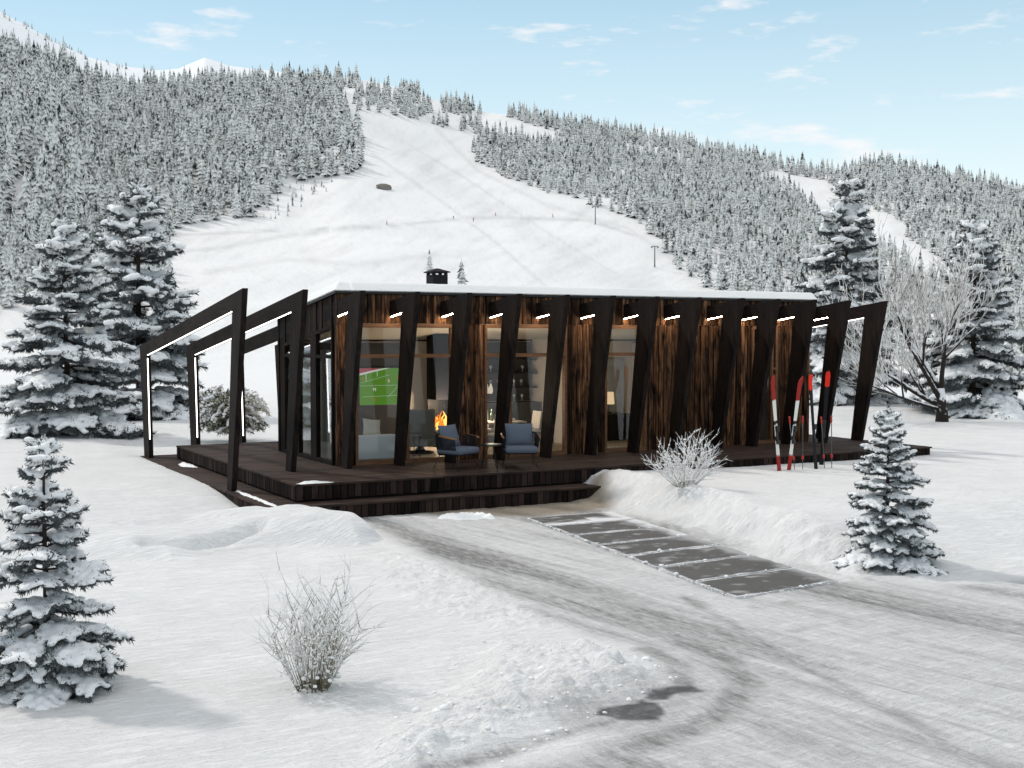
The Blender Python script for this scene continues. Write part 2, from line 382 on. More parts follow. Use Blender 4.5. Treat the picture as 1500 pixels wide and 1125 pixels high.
# skyline of the wooded mountainside (bare ground line, photograph survey): x, y
SKY = np.array([(-900,150),(-300,70),(0,96),(60,104),(130,128),(200,134),(300,122),(400,120),(450,124),(500,112),(545,118),(600,132),(650,150),(720,166),(745,166),(780,172),(860,184),(1000,212),
                (1100,232),(1180,248),(1240,256),(1290,238),(1340,248),(1400,264),(1500,284),(1800,330),(2400,420)], float)
SPHI = phi_of(SKY[:, 0], SKY[:, 1])
_g = np.linspace(SPHI[0], SPHI[-1], 1400); _k = np.exp(-np.linspace(-2.5, 2.5, 51)**2); _k /= _k.sum()
_y = np.convolve(np.pad(np.interp(_g, SPHI, SKY[:, 1]), 25, mode='edge'), _k, 'valid'); SPHI, SKYY = _g, _y
LR = np.log(np.array([45, 120, 250, 330, 430, 520, 620, 740, 860, 960, 1050.]))
LS = np.array([0, .03, .075, .17, .40, .535, .66, .79, .90, .965, 1.0])
LRG = np.linspace(LR[0], LR[-1], 900); LSG = np.convolve(np.pad(np.interp(LRG, LR, LS), 30, mode='reflect', reflect_type='odd'), np.ones(61)/61, 'valid')
def hill_z(phi, r, rough=True):
    yr = np.interp(phi, SPHI, SKYY); rr = np.clip(r, 45, 1050)
    s = np.interp(np.log(rr), LRG, LSG)
    y = 590+(yr-590)*s
    side = sst(R(75), R(45), np.abs(phi))         # hills flatten out beside and behind the viewer
    z = CAM[2]+rr*tan_of(np.clip(phi, -1.2, 1.2), y)
    z = z*side+(-.3)*(1-side)
    z = z-np.clip(r-1050, 0, None)*.45*side
    if rough:
        X = CAM[0]+r*np.sin(phi+YAW); Y = CAM[1]+r*np.cos(phi+YAW)
        k = sst(150, 400, r)*side
        z = z+k*(15*fbm(X/170, Y/170, 3, 81)+5.5*fbm(X/55+Y/60, Y/45, 4, 83)+.9*fbm(X/12, Y/12, 3, 85))*sst(1080, 900, r)
    return z
def terrain_z(phi, r):
    X = CAM[0]+r*np.sin(phi+YAW); Y = CAM[1]+r*np.cos(phi+YAW)
    b = sst(40, 62, r)
    return near_z(X, Y)*(1-b)+hill_z(phi, r)*b
# rows: even steps on the image near by, even in distance ratio far away
yy = np.linspace(1240, 594, 560); r_near = (CAM[2]+.5)/np.maximum((yy-491)/FPX, 1e-4)
r_far = np.exp(np.linspace(math.log(r_near[-1]*1.01), math.log(1065), 330))
rows = np.concatenate([[.3, .8, 1.5, 2.2, 3.0, 3.7, 4.4, 5.1, 5.8, 6.15], r_near[r_near > 6.3], r_far, [1090, 1150, 1300, 1600, 2200, 3200]])
p_in = np.linspace(R(-26), R(26), 880)
p_l = np.linspace(-math.pi, R(-26), 90)[:-1]; p_r = np.linspace(R(26), math.pi, 90)[1:-1]
cols = np.concatenate([p_l, p_in, p_r])
PH, RR = np.meshgrid(cols, rows)
XX = CAM[0]+RR*np.sin(PH+YAW); YY = CAM[1]+RR*np.cos(PH+YAW)
ZZ = terrain_z(PH, RR)
nr, nc = PH.shape
idx = np.arange(nr*nc).reshape(nr, nc)
idn = np.concatenate([idx, idx[:, :1]], 1)
F = np.stack([idn[:-1, :-1], idn[1:, :-1], idn[1:, 1:], idn[:-1, 1:]], -1).reshape(-1, 4)[:, ::-1]
V = np.stack([XX, YY, ZZ], -1).reshape(-1, 3)
nearm = RR < 45
Xn, Yn = XX, YY
rs = psdf(Xn, Yn, ROAD); un = road_u(Xn, Yn)
rm = sst(-.25, .3, rs+.2*fbm(Xn*2, Yn*2, 3, 91))*sst(-26, -15, Yn)
dirt = rm*(.27+.90*np.clip(fbm(un*2.6, Yn*.20, 4, 93)+.10, 0, 1)*2+.55*np.clip(fbm(un*9, Yn*.45, 3, 95), 0, 1)+.5*np.clip(fbm(un*26, Yn*.9, 3, 96), 0, 1))
for pts, wd, a in TRACKS:
    dirt = np.maximum(dirt, a*np.exp(-(pline(Xn, Yn, pts)/wd)**2)*(.55+.9*np.clip(fbm(un*5, Yn*.8, 4, 97)+.5, 0, 1)))
# brown band in front of the step: house shadow put into the ground colour
dirt = np.maximum(dirt, .75*sst(-.1, .5, psdf(Xn, Yn, [(-.4,-2.0),(3.2,-2.0),(2.6,-3.0),(1.2,-3.15),(.3,-2.75)])+.25*fbm(Xn*2, Yn*2, 3, 99)))
dirt = dirt*nearm
_P = np.stack([XX, YY, ZZ], -1); _front = np.abs(PH) < R(40)
_px = np.zeros(XX.shape); _py = np.zeros(XX.shape); _px[_front], _py[_front] = proj(_P[_front]); _far = sst(200, 330, RR)*_front
pst = np.zeros(XX.shape)                    # groomed and skied-out bands of the slope, packed and greyer than fresh snow
for tr_, wd, a_ in (([(250,345),(400,338),(560,332),(700,318),(860,322),(930,345)], 2.2, .20), ([(240,372),(330,362),(420,345),(480,338)], 3, .16), ([(520,165),(600,215),(640,260),(760,330),(880,400),(960,430)], 16, .08), ([(560,190),(680,260),(800,340),(900,400)], 2.2, .14), ([(545,225),(640,290),(720,350),(800,420)], 2.4, .13), ([(640,190),(700,250),(800,300),(920,335),(1000,390)], 3, .12), ([(300,400),(420,380),(520,388),(640,372)], 4, .12)):
    _d = np.full(XX.shape, 99.); _m = _far > 0; _d[_m] = pline(_px[_m], _py[_m], tr_); pst = np.maximum(pst, a_*np.exp(-(_d/wd)**2))
pst = pst+.17*np.clip(fbm(_px/55-_py/40, (_px*.45+_py)/9, 4, 161)+.02, 0, 1)*2*_far+.10*np.clip(fbm(_px/9-_py/12, (_px*.5+_py)/2.2, 3, 163), 0, 1)*2*_far
dirt = dirt+np.clip(pst*1.5, 0, .5)*_far
s_a = np.maximum(psdf(Xn, Yn, PATCH1), psdf(Xn, Yn, PATCH2))+.12*fbm(Xn*7, Yn*7, 4, 101)
dirt = np.maximum(dirt, .55*sst(-.55, .0, s_a+.3*fbm(Xn*2.5, Yn*2.5, 3, 109))*nearm)
asph = sst(-.03, .05, s_a)*np.clip(.95+.5*fbm(Xn*11, Yn*11, 3, 107), 0, 1)*nearm
brown_shade = sst(-.3, .1, psdf(Xn, Yn, [(-.4,-2.0),(3.2,-2.0),(2.6,-3.1),(1.2,-3.25),(.3,-2.9)]))*nearm  # mask of the painted house shadow, tinted brown in the material
def ground_mat():
    m, t, b = mat('trodden_snow', .6, .2)
    n1 = noise(t, 1.2, 6, .6); n2 = noise(t, 9, 6, .65, (.35, 1.6, 1)); n3 = noise(t, 70, 4, .6)
    base = mixn(t, ramp(t, n1, (.3, 0), (.7, 1)), (.78, .775, .765), (.87, .865, .855))
    dirtc = mixn(t, n3, (.13, .128, .125), (.34, .332, .322))
    brk = t.nodes.new('ShaderNodeMath'); brk.operation = 'MULTIPLY'; t.links.new(attr(t, 'dirt'), brk.inputs[0])
    t.links.new(ramp(t, noise(t, 22, 5, .7, (1, .22, 1)), (.25, .45), (.75, 1.35)), brk.inputs[1])
    c = mixn(t, brk.outputs[0], base, dirtc)
    c = mixn(t, attr(t, 'brown_shade'), c, mixn(t, n3, (.20, .17, .13), (.42, .36, .29)))
    c = mixn(t, attr(t, 'asph'), c, mixn(t, n3, (.05, .05, .051), (.15, .148, .146)))
    t.links.new(c, b.inputs['Base Color'])
    p = bump(t, b, n2, .5, .09); p = bump(t, b, n3, .6, .02, p)
    cc = t.nodes.new('ShaderNodeTexCoord'); mm = t.nodes.new('ShaderNodeMapping'); mm.inputs['Rotation'].default_value = (0, 0, YAW+.12); mm.inputs['Scale'].default_value = (.9, 5.5, 1)
    t.links.new(cc.outputs['Object'], mm.inputs[0]); nn = t.nodes.new('ShaderNodeTexNoise'); nn.inputs['Scale'].default_value = 2.6; nn.inputs['Detail'].default_value = 6; nn.inputs['Roughness'].default_value = .62; nn.inputs['Distortion'].default_value = .5
    t.links.new(mm.outputs[0], nn.inputs[0]); rd = ramp(t, nn.outputs[0], (.42, 1), (.50, .0), (.58, 1)); p = bump(t, b, rd, .42, .035, p)
    return m
gme = bigmesh('ground', V, F, ground_mat(), True, {'dirt': dirt, 'asph': asph, 'brown_shade': brown_shade})
S(link('ground', gme))

# far snow peak behind the wooded ridge
PK = np.array([(-700,-60),(-300,-60),(-100,-30),(0,17),(40,38),(80,62),(130,84),(180,97),(230,103),(262,100),(300,84),(335,96),(400,104),(480,112),(560,140)], float)
PPHI = phi_of(PK[:, 0], PK[:, 1])
pc = np.linspace(PPHI[0], PPHI[-1], 420); pr = np.linspace(1250, 2100, 90)
PH2, RR2 = np.meshgrid(pc, pr)
yk = np.interp(PH2, PPHI, PK[:, 1]); s2 = sst(1200, 1900, RR2)
Z2 = CAM[2]+RR2*tan_of(PH2, 330+(yk-330)*s2)-np.clip(RR2-1900, 0, None)*.6
X2 = CAM[0]+RR2*np.sin(PH2+YAW); Y2 = CAM[1]+RR2*np.cos(PH2+YAW)
Z2 += (14*fbm(X2/160, Y2/160, 5, 111)+3*fbm(X2/30, Y2/60, 3, 113))*sst(1950, 1700, RR2)
i2 = np.arange(PH2.size).reshape(PH2.shape)
F2 = np.stack([i2[:-1,:-1], i2[:-1,1:], i2[1:,1:], i2[1:,:-1]], -1).reshape(-1, 4)
M['hill_snow'] = snow_mat('far_hill_snow', (.84,.86,.88), .6, .05, .4, 2.0)
S(link('hills', bigmesh('hills', np.stack([X2, Y2, Z2], -1).reshape(-1, 3), F2, M['hill_snow'])))

def ground_at(x, y):
    dx, dy = x-CAM[0], y-CAM[1]; r_ = math.hypot(dx, dy); ph = math.atan2(dx, dy)-YAW
    return float(terrain_z(np.array([ph]), np.array([r_]))[0])
def on_hill(px, py):
    """point of the mountainside seen at a photograph position"""
    ph = float(phi_of(px, py)); rr = np.exp(np.linspace(math.log(60), math.log(1050), 700)); pz = hill_z(np.full(700, ph), rr)
    P = np.stack([CAM[0]+rr*np.sin(ph+YAW), CAM[1]+rr*np.cos(ph+YAW), pz], -1)
    d = P-CAM; yv = 562.5-FPX*(d@up)/(d@fw); k = int(np.argmax(yv <= py)) if (yv <= py).any() else 699
    return P[k], rr[k]

# ------------------------------------------------------------------ asphalt slabs of the cleared strip
def slab_mat():
    m, t, b = mat('grey_asphalt_slab', .85, .25)
    n = noise(t, 60, 5, .7); n2 = noise(t, 3.5, 5, .6); n3 = noise(t, 240, 2, .5)
    c = mixn(t, n2, (.050, .046, .043), (.105, .100, .094)); c = mixn(t, ramp(t, n, (.4, 0), (.75, .5)), c, (.19, .185, .18))
    c = mixn(t, ramp(t, n3, (.66, 0), (.74, .8)), c, (.55, .55, .56))
    c = mixn(t, attr(t, 'snowy'), c, (.78, .78, .79))
    t.links.new(c, b.inputs['Base Color']); bump(t, b, n, .5, .01); return m
M['slab'] = slab_mat()
a_, b_, c_, d_ = SLAB
rows_t = [0, .145, .29, .425, .565, .70, .85, 1.0]
desc = ['grey asphalt slab half covered with snow, nearest the deck step', 'dark asphalt slab second from the deck step, snow on its right corner', 'dark asphalt slab third from the deck step, clear of snow',
        'dark asphalt slab in the middle of the cleared strip, fourth of seven', 'dark asphalt slab third from the road end of the cleared strip', 'dark asphalt slab last but one before the open road end', 'widest dark asphalt slab at the road end, nearest the small spruce']
crumbs = MB(); rg = random.Random(3)
for k in range(7):
    t0, t1 = rows_t[k]+.0045, rows_t[k+1]-.0045
    nx, ny = 80, 40
    gu, gv = np.meshgrid(np.linspace(0.0, 1, nx), np.linspace(0, 1, ny))
    tt = t0+(t1-t0)*gv
    L_ = a_[None, None]+(d_-a_)[None, None]*tt[..., None]; R_ = b_[None, None]+(c_-b_)[None, None]*tt[..., None]
    P = L_+(R_-L_)*gu[..., None]
    wob = .035*fbm(P[..., 0]*4, P[..., 1]*4, 3, 121+k)
    P[..., 1] += wob*((gv == 0) | (gv == 1)); P[..., 0] += 1.4*wob*((gu == 0) | (gu == 1))
    Zt = -.505+.008*fbm(P[..., 0]*2, P[..., 1]*2, 3, 5)
    edge = np.minimum(np.minimum(gu, 1-gu)*1.5, np.minimum(gv, 1-gv)*.8)
    sn = sst(.03, 0, edge+.05*fbm(P[..., 0]*9, P[..., 1]*9, 3, 7)-.004)*.7
    if k == 0: sn = np.maximum(sn, sst(.62, .95, gv+.5*fbm(P[..., 0]*2.2, P[..., 1]*5, 3, 9)+.2*(gu > .55))*.85)
    sn = np.maximum(sn, .45*np.clip(fbm(P[..., 0]*5+k, P[..., 1]*7, 4, 23)*3-.3, 0, 1)); sn = np.maximum(sn, .8*sst(.07, .0, edge+.03+.17*fbm(P[..., 0]*3+k*3, P[..., 1]*3, 3, 27)))
    sn = np.maximum(sn, sst(.80, .99, gu+.25*fbm(P[..., 0]*3, P[..., 1]*3, 3, 19))*(.8 if k < 3 else .35))
    Vt = np.stack([P[..., 0], P[..., 1], Zt], -1).reshape(-1, 3); ii = np.arange(nx*ny).reshape(ny, nx)
    Vb = Vt.copy(); Vb[:, 2] = -.60
    Ft = np.stack([ii[:-1,:-1], ii[1:,:-1], ii[1:,1:], ii[:-1,1:]], -1).reshape(-1, 4)
    rim = np.concatenate([ii[0,:], ii[1:,-1], ii[-1,-2::-1], ii[-2:0:-1,0]]); off = nx*ny
    Fs = np.array([(rim[j], rim[(j+1) % len(rim)], rim[(j+1) % len(rim)]+off, rim[j]+off) for j in range(len(rim))])
    me = bigmesh('asphalt_slab', np.concatenate([Vt, Vb]), np.concatenate([Ft, Ft[:, ::-1]+off, Fs]), M['slab'], False, {'snowy': np.concatenate([sn.ravel(), sn.ravel()])})
    T(link('asphalt_slab', me), desc[k], 'asphalt slab', 'asphalt slabs of the cleared strip')
    # crumbs of snow along the joints
    for q in range(34):
        u_ = rg.random()**(1.0); t_ = rows_t[k+1]+rg.gauss(0, .006)
        p_ = (a_+(d_-a_)*t_)*(1-u_)+(b_+(c_-b_)*t_)*u_; r_ = rg.uniform(.005, .013)*(2.3 if rg.random() < .12 else 1)
        crumbs.blob((p_[0], p_[1], -.512+r_*.5), (r_*1.2, r_, r_*.75), jit=.25, rng=rg)
    for q in range(15):
        t_ = rows_t[k]+(rows_t[k+1]-rows_t[k])*rg.random(); p_ = a_+(d_-a_)*t_; r_ = rg.uniform(.006, .014)*(2.2 if rg.random() < .15 else 1)
        crumbs.blob((p_[0]+rg.gauss(-.01, .03), p_[1], -.51+r_*.4), (r_*1.2, r_, r_*.8), jit=.25, rng=rg)
for q in range(300):     # loose clods on and round the ploughed pile and verge
    poly = PILE if q < 300 else ROUGH
    xs = [p[0] for p in poly]; ys = [p[1] for p in poly]
    x, y = rg.uniform(min(xs)-.1, max(xs)+.15), rg.uniform(min(ys)-.2, max(ys)+.1)
    if psdf(np.array([x]), np.array([y]), poly)[0] < -.12: continue
    r_ = rg.uniform(.005, .016)*(2.2 if rg.random() < .10 else 1)
    crumbs.blob((x, y, ground_at(x, y)+r_*.25), (r_*rg.uniform(1, 1.5), r_*rg.uniform(1, 1.5), r_*.8), jit=.25, rng=rg)
o = crumbs.build('snow_crumbs', M['snow'], smooth=True); T(o, 'loose white snow crumbs along slab joints and on the ploughed pile', 'snow', kind='stuff')

def snow_heap(name, label, pts, z0, h, seed, n=60, group=None):
    """low cushion of snow with a crumbly rim, on the polygon pts"""
    xs = [p[0] for p in pts]; ys = [p[1] for p in pts]
    gx, gy = np.meshgrid(np.linspace(min(xs)-.05, max(xs)+.05, n), np.linspace(min(ys)-.05, max(ys)+.05, n))
    s_ = psdf(gx, gy, pts)+.03*fbm(gx*14, gy*14, 3, seed)
    hh = h*sst(-.01, .12, s_)*(.8+.9*fbm(gx*9, gy*9, 3, seed+3))+.012*fbm(gx*30, gy*30, 2, seed+5)*(s_ > 0)
    keep = s_ > -.015
    v = np.stack([gx, gy, z0-.004+np.where(keep, hh, 0)], -1).reshape(-1, 3); ii = np.arange(n*n).reshape(n, n)
    f = np.stack([ii[:-1,:-1], ii[:-1,1:], ii[1:,1:], ii[1:,:-1]], -1).reshape(-1, 4)
    f = f[keep.ravel()[f].all(1)]
    used = np.unique(f); mp_ = -np.ones(n*n, int); mp_[used] = np.arange(len(used))
    o = link(name, bigmesh(name, v[used], mp_[f], M['snow'])); T(o, label, 'snow heap', group); return o
snow_heap('snow_heap', 'low crumbly white snow heap on the road in front of the step', [(-.32,-2.86),(-.1,-2.72),(.25,-2.85),(.55,-3.15),(.5,-3.38),(.2,-3.3),(-.1,-3.1)], -.5, .09, 201)
snow_heap('snow_heap', 'white snow remnant on the front left corner of the upper deck', [(-2.04,-1.62),(-1.95,-1.5),(-1.7,-1.55),(-1.45,-1.68),(-1.5,-1.73),(-1.8,-1.72),(-2.0,-1.71)], .002, .045, 211)
snow_heap('snow_heap', 'small snow remnant on the lower step against the upper deck', [(-2.4,4.2),(-2.35,4.75),(-2.14,4.9),(-2.13,4.3),(-2.13,3.9)], -.268, .05, 221)
snow_heap('snow_heap', 'narrow strip of snow along the left edge of the lower step', [(-2.50,.65),(-2.44,.65),(-2.42,-1.2),(-2.44,-2.0),(-2.55,-2.05),(-2.55,-.3)], -.268, .03, 231, 90)

# ================================================================== DECK
deck = thing('wooden_deck', 'dark brown plank deck with a lower step around the cabin', 'deck')
def boards(mb, x0, x1, y0, y1, z, w=.118, gap=.008, seg=3.6):
    y = y0; k = 0
    while y < y1-.03:
        yb = min(y+w, y1); x = x0; off = (k*1.37) % seg
        ends = [x0]+[q for q in np.arange(x0+off, x1, seg) if x0+.3 < q < x1-.3]+[x1]
        for xa, xb in zip(ends[:-1], ends[1:]):
            mb.box(xa+.002, xb-.002, y, yb-gap, z-.03, z+RNG.uniform(-.0015, .0015), RNG.uniform(.72, 1.25))
        y += w; k += 1
def fascia_x(mb, x0, x1, y, z0, z1, w=.118):
    x = x0
    while x < x1-.02:
        mb.box(x+.007, min(x+w, x1)-.007, y+RNG.uniform(0, .006), y+.022, z0+RNG.uniform(0, .02), z1, RNG.choice((.5, .8, 1.1, 1.7))); x += w
def fascia_y(mb, y0, y1, x, z0, z1, w=.118):
    y = y0
    while y < y1-.02:
        mb.box(x+RNG.uniform(0, .006), x+.022, y+.007, min(y+w, y1)-.007, z0+RNG.uniform(0, .02), z1, RNG.choice((.5, .8, 1.1, 1.7))); y += w
UX0, UX1, UY0, UY1 = -2.11, 11.40, -1.75, 5.9
LX0, LX1, LY0, LY1 = -2.66, 9.0, -2.22, 6.85
u = MB(); boards(u, UX0, UX1, UY0, UY1, 0.0); up_o = u.build('upper_platform', M['deck'], deck)
fa = MB(); fascia_x(fa, UX0+.02, UX1-.02, UY0+.012, -.25, -.032); fascia_y(fa, UY0+.04, UY1, UX0+.012, -.25, -.032)
fascia_y(fa, UY0+.04, UY1, UX1-.036, -.55, -.032); fascia_x(fa, LX1, UX1-.02, UY0+.0125, -.6, -.252)
fa.box(UX0+.05, UX1-.05, UY0+.05, UY1-.02, -.5, -.04, .5); fa.build('fascia', M['fascia'], up_o)
lo = MB(); boards(lo, LX0, LX1, LY0, UY0+.02, -.27); boards(lo, LX0, UX0+.02, UY0+.02, UY1, -.27); boards(lo, LX0, UX1, UY1, LY1, -.27)
lo_o = lo.build('lower_step', M['deck'], deck)
fa = MB(); fascia_x(fa, LX0+.02, LX1, LY0+.012, -.62, -.302); fascia_y(fa, LY0+.04, LY1, LX0+.012, -.62, -.302)
fa.box(LX0+.05, LX1-.02, LY0+.05, UY0-.01, -.7, -.31, .5); fa.box(LX0+.05, UX0-.01, UY0, LY1-.05, -.7, -.31, .5)
fa.build('fascia', M['fascia'], lo_o)

# ================================================================== CABIN
HX0, HX1, HY0, HY1 = -.63, 10.10, .45, 3.72
SL = -.1225
def roofz(y): return 2.985+SL*(y-HY0)
def ceilz(y): return 2.60+SL*(y-HY0)-.012
cab = thing('cabin', 'long low cabin clad in charred brown planks under a snow covered roof', 'cabin')
def planks_front(mb, x0, x1, z0, z1, seed=0):
    x = x0; k = 0
    while x < x1-.015:
        w_ = min(RNG.choice((.06, .085, .12)), x1-x)
        if x1-x-w_ < .04: w_ = x1-x
        dep = (.0, .034)[k % 2]+RNG.uniform(-.003, .003)
        mb.box(x+.002, x+w_-.002, HY0-.026+dep*.9, HY0+.06, z0, z1, RNG.choice((.3, .55, .8, 1.0, 1.3, 1.6))*RNG.uniform(.8, 1.2)); x += w_; k += 1
WIN = [(-.29, 1.60), (2.24, 4.00), (4.86, 5.84), (8.50, 9.18)]
SOL = [(HX0, -.29), (1.60, 2.24), (4.00, 4.86), (5.84, 8.50), (9.18, HX1)]
fwl = MB()
for a0, a1 in SOL: planks_front(fwl, a0, a1, .0, 2.47)
planks_front(fwl, HX0, HX1, 2.475, 2.98)
fwl.build('front_wall', M['clad'], cab)
# inner lining behind the planks
lin = MB()
for a0, a1 in SOL: lin.box(max(a0, HX0+.1), a1, HY0+.062, HY0+.13, 0, 2.6)
lin.box(HX0+.1, HX1, HY0+.062, HY0+.13, 2.475, 2.6)
lin.build('wall_lining', M['greybeige'], cab)
# left gable wall
gw = MB(); y = HY0+.065
zt_head = lambda y_: 2.385-.125*(y_-.65)
while y < HY1-.01:
    w_ = min(RNG.choice((.085, .12, .15)), HY1-y); z0 = zt_head(y)+.06 if .62 < y+w_*.5 < 3.30 else 0
    z1a, z1b = roofz(y), roofz(y+w_)
    x0 = HX0+RNG.choice((0, .018))
    gw.prism_yz([(y+.002, z0), (y+w_-.002, z0), (y+w_-.002, z1b-.004), (y+.002, z1a-.004)], x0, HX0+.09, RNG.uniform(.06, .26)); y += w_  # low tint puts the unlit gable's shade into the plank colour
gw.build('gable_wall', M['clad'], cab)
# right gable wall and rear wall (rear keeps a glazed opening low so daylight enters, as the see-through room shows)
rw = MB(); rw.prism_yz([(HY0+.065, 0), (HY1, 0), (HY1, roofz(HY1)-.004), (HY0+.065, roofz(HY0)-.015)], HX1-.12, HX1); rw.build('right_wall', M['clad'], cab)
bw = MB(); bw.box(HX0+.09, HX1-.12, HY1-.12, HY1, 0, roofz(HY1)-.004); bw.build('rear_wall', M['clad'], cab)
# roof deck + snow layer
rf = MB(); rf.prism_yz([(HY0-.05, roofz(HY0-.05)), (HY1+.1, roofz(HY1+.1)), (HY1+.1, roofz(HY1+.1)+.035), (HY0-.05, roofz(HY0-.05)+.035)], HX0-.03, HX1+.10)
rf_o = rf.build('roof', M['black'], cab)
nx, ny = 260, 26
gx, gy = np.meshgrid(np.concatenate([np.linspace(0, .03, 12), np.linspace(.03, 1, nx-12)[0:]]), np.concatenate([np.linspace(0, .085, 12), np.linspace(.10, 1, ny-12)]))
Xr = HX0-.05+(HX1-HX0+.17)*gx; Yr = HY0-.075+(HY1-HY0+.22)*gy
zb = roofz(Yr)+.034
th_ = .155+.012*fbm(Xr*1.5, Yr*1.5, 3, 131)+.010*fbm(Xr*9, Yr*9, 3, 133)
cap_ = np.minimum(np.clip((Yr-Yr.min())/.155, 0, 1), np.clip((Xr-Xr.min())/.12, 0, 1)); th_ = .030+th_*cap_
Vt = np.stack([Xr, Yr, zb+th_], -1); Vt[0, :, 1] += .014*fbm(Xr[0]*5, Yr[0], 4, 135); Vt[:, 0, 0] += .014*fbm(Yr[:, 0]*5, Xr[:, 0], 4, 137)
def rimring(ii): return np.concatenate([ii[0, :], ii[1:, -1], ii[-1, -2::-1], ii[-2:0:-1, 0]])
ii = np.arange(nx*ny).reshape(ny, nx); Vt = Vt.reshape(-1, 3); rim = rimring(ii); nrim = len(rim)
Vm = Vt[rim].copy(); cx, cy = Vt[:, 0].mean(), Vt[:, 1].mean()
Vtop = Vt.copy(); Vtop[rim, 2] -= .004                     # rounded top edge
Vl = [Vtop]; base = nx*ny; Fs = []
lv = [(.55, .016), (.25, .006), (.0, -.012)]
prev = rim
for q, (fz, ex) in enumerate(lv):
    vv = Vm.copy(); zr = (roofz(vv[:, 1])+.034); vv[:, 2] = zr+(vv[:, 2]-zr)*fz
    vv[:, 1] += np.where(vv[:, 1] < HY0, -1, np.where(vv[:, 1] > HY1, 1, 0))*(ex+.010*fbm(vv[:, 0]*11, vv[:, 2]*30, 3, 141+q))
    vv[:, 0] += np.where(vv[:, 0] < HX0, -1, np.where(vv[:, 0] > HX1+.08, 1, 0))*(ex+.010*fbm(vv[:, 1]*11, vv[:, 2]*30, 3, 143+q))
    cur = np.arange(base, base+nrim); base += nrim; Vl.append(vv)
    Fs.append(np.array([(prev[j], cur[j], cur[(j+1) % nrim], prev[(j+1) % nrim]) for j in range(nrim)])); prev = cur
Ft = np.stack([ii[:-1,:-1], ii[:-1,1:], ii[1:,1:], ii[1:,:-1]], -1).reshape(-1, 4)
link('roof_snow', bigmesh('roof_snow', np.concatenate(Vl), np.concatenate([Ft]+Fs), M['roof_snow']), rf_o)
# chimney
ch = MB(); cy0 = 2.35; cz = roofz(2.5)+.03
ch.box(2.09, 2.41, cy0, cy0+.32, cz-.1, cz+.70)
for px, py in ((2.09, cy0), (2.35, cy0), (2.09, cy0+.26), (2.35, cy0+.26)): ch.box(px+.002, px+.058, py+.002, py+.058, cz+.70, cz+.745)
ch.box(2.05, 2.45, cy0-.04, cy0+.36, cz+.745, cz+.765)
ch.add([(2.05, cy0-.04, cz+.765), (2.45, cy0-.04, cz+.765), (2.45, cy0+.36, cz+.765), (2.05, cy0+.36, cz+.765), (2.22, cy0+.13, cz+.83), (2.28, cy0+.13, cz+.83), (2.28, cy0+.19, cz+.83), (2.22, cy0+.19, cz+.83)],
       [(4,5,6,7),(0,1,5,4),(1,2,6,5),(2,3,7,6),(3,0,4,7)])
ch.build('chimney', M['rope'], rf_o)
# windows
for k, (a0, a1) in enumerate(WIN):
    f = MB(); y0, y1 = HY0-.03, HY0+.07
    f.box(a0, a1, y0, y1, 2.40, 2.47); f.box(a0, a1, y0, y1, 0, .075)
    f.box(a0, a0+.05, y0, y1, .075, 2.40); f.box(a1-.05, a1, y0, y1, .075, 2.40)
    if k < 3: f.box(a0+.05, a1-.05, y0+.004, y1-.004, 1.87, 1.935)
    if k < 2:
        xm = .68 if k == 0 else 2.76
        f.box(xm, xm+.05, y0+.006, y1-.006, .075, 1.87); f.box(xm, xm+.05, y0+.006, y1-.006, 1.935, 2.40)
    if k == 3: f.box(a1-.16, a1-.11, y0+.004, y1-.004, .075, 2.40); f.box(a1-.17, a1-.06, y0-.01, y0+.02, 1.55, 1.60)
    wf = f.build('window', M['trimwood'], cab)
    g = MB(); g.box(a0+.05, a1-.05, HY0+.02, HY0+.026, .075, 2.40); g.build('pane', M['glass'], wf)
# corner glazing in the gable
f = MB(); x0, x1 = HX0-.02, HX0+.07
ya, yb = .62, 3.30
f.prism_yz([(ya, zt_head(ya)), (yb, zt_head(yb)), (yb, zt_head(yb)+.06), (ya, zt_head(ya)+.06)], x0, x1)
f.box(x0, x1, ya, yb, 0, .075)
for yq, wq in ((ya, .05), (1.45, .30), (2.42, .10), (yb-.06, .06)):
    f.prism_yz([(yq, .075), (yq+wq, .075), (yq+wq, zt_head(yq+wq)), (yq, zt_head(yq))], x0+.003, x1-.003)
for q0, q1 in ((ya+.05, 1.45), (1.75, 2.42), (2.52, yb-.06)): f.box(x0+.006, x1-.006, q0, q1, 1.86, 1.92)
wf = f.build('window', M['frame_wood'], cab)
g = MB(); g.prism_yz([(ya+.02, .075), (yb-.02, .075), (yb-.02, zt_head(yb)), (ya+.02, zt_head(ya))], HX0+.02, HX0+.026); g.build('pane', M['glass'], wf)
# interior shell
fl = MB(); fl.box(HX0+.1, HX1-.125, HY0+.13, HY1-.125, .004, .03); fl.build('floor', M['floorwood'], cab)
ce = MB(); ce.prism_yz([(HY0+.135, ceilz(HY0)), (HY1-.125, ceilz(HY1)), (HY1-.125, ceilz(HY1)+.02), (HY0+.135, ceilz(HY0)+.02)], HX0+.1, HX1-.125); ce.build('ceiling', M['ceiling'], cab)
iw = MB(); iw.box(HX0+.1, HX1-.13, HY1-.16, HY1-.125, .03, 2.15); iw.box(5.0, 5.06, HY0+.9, HY1-.17, .03, 2.2); iw.box(7.6, 7.66, HY0+.14, HY1-.17, .03, 2.1); iw.box(9.25, 9.31, HY0+.14, HY1-.17, .03, 2.1)
iw.build('inner_wall', M['greybeige'], cab)

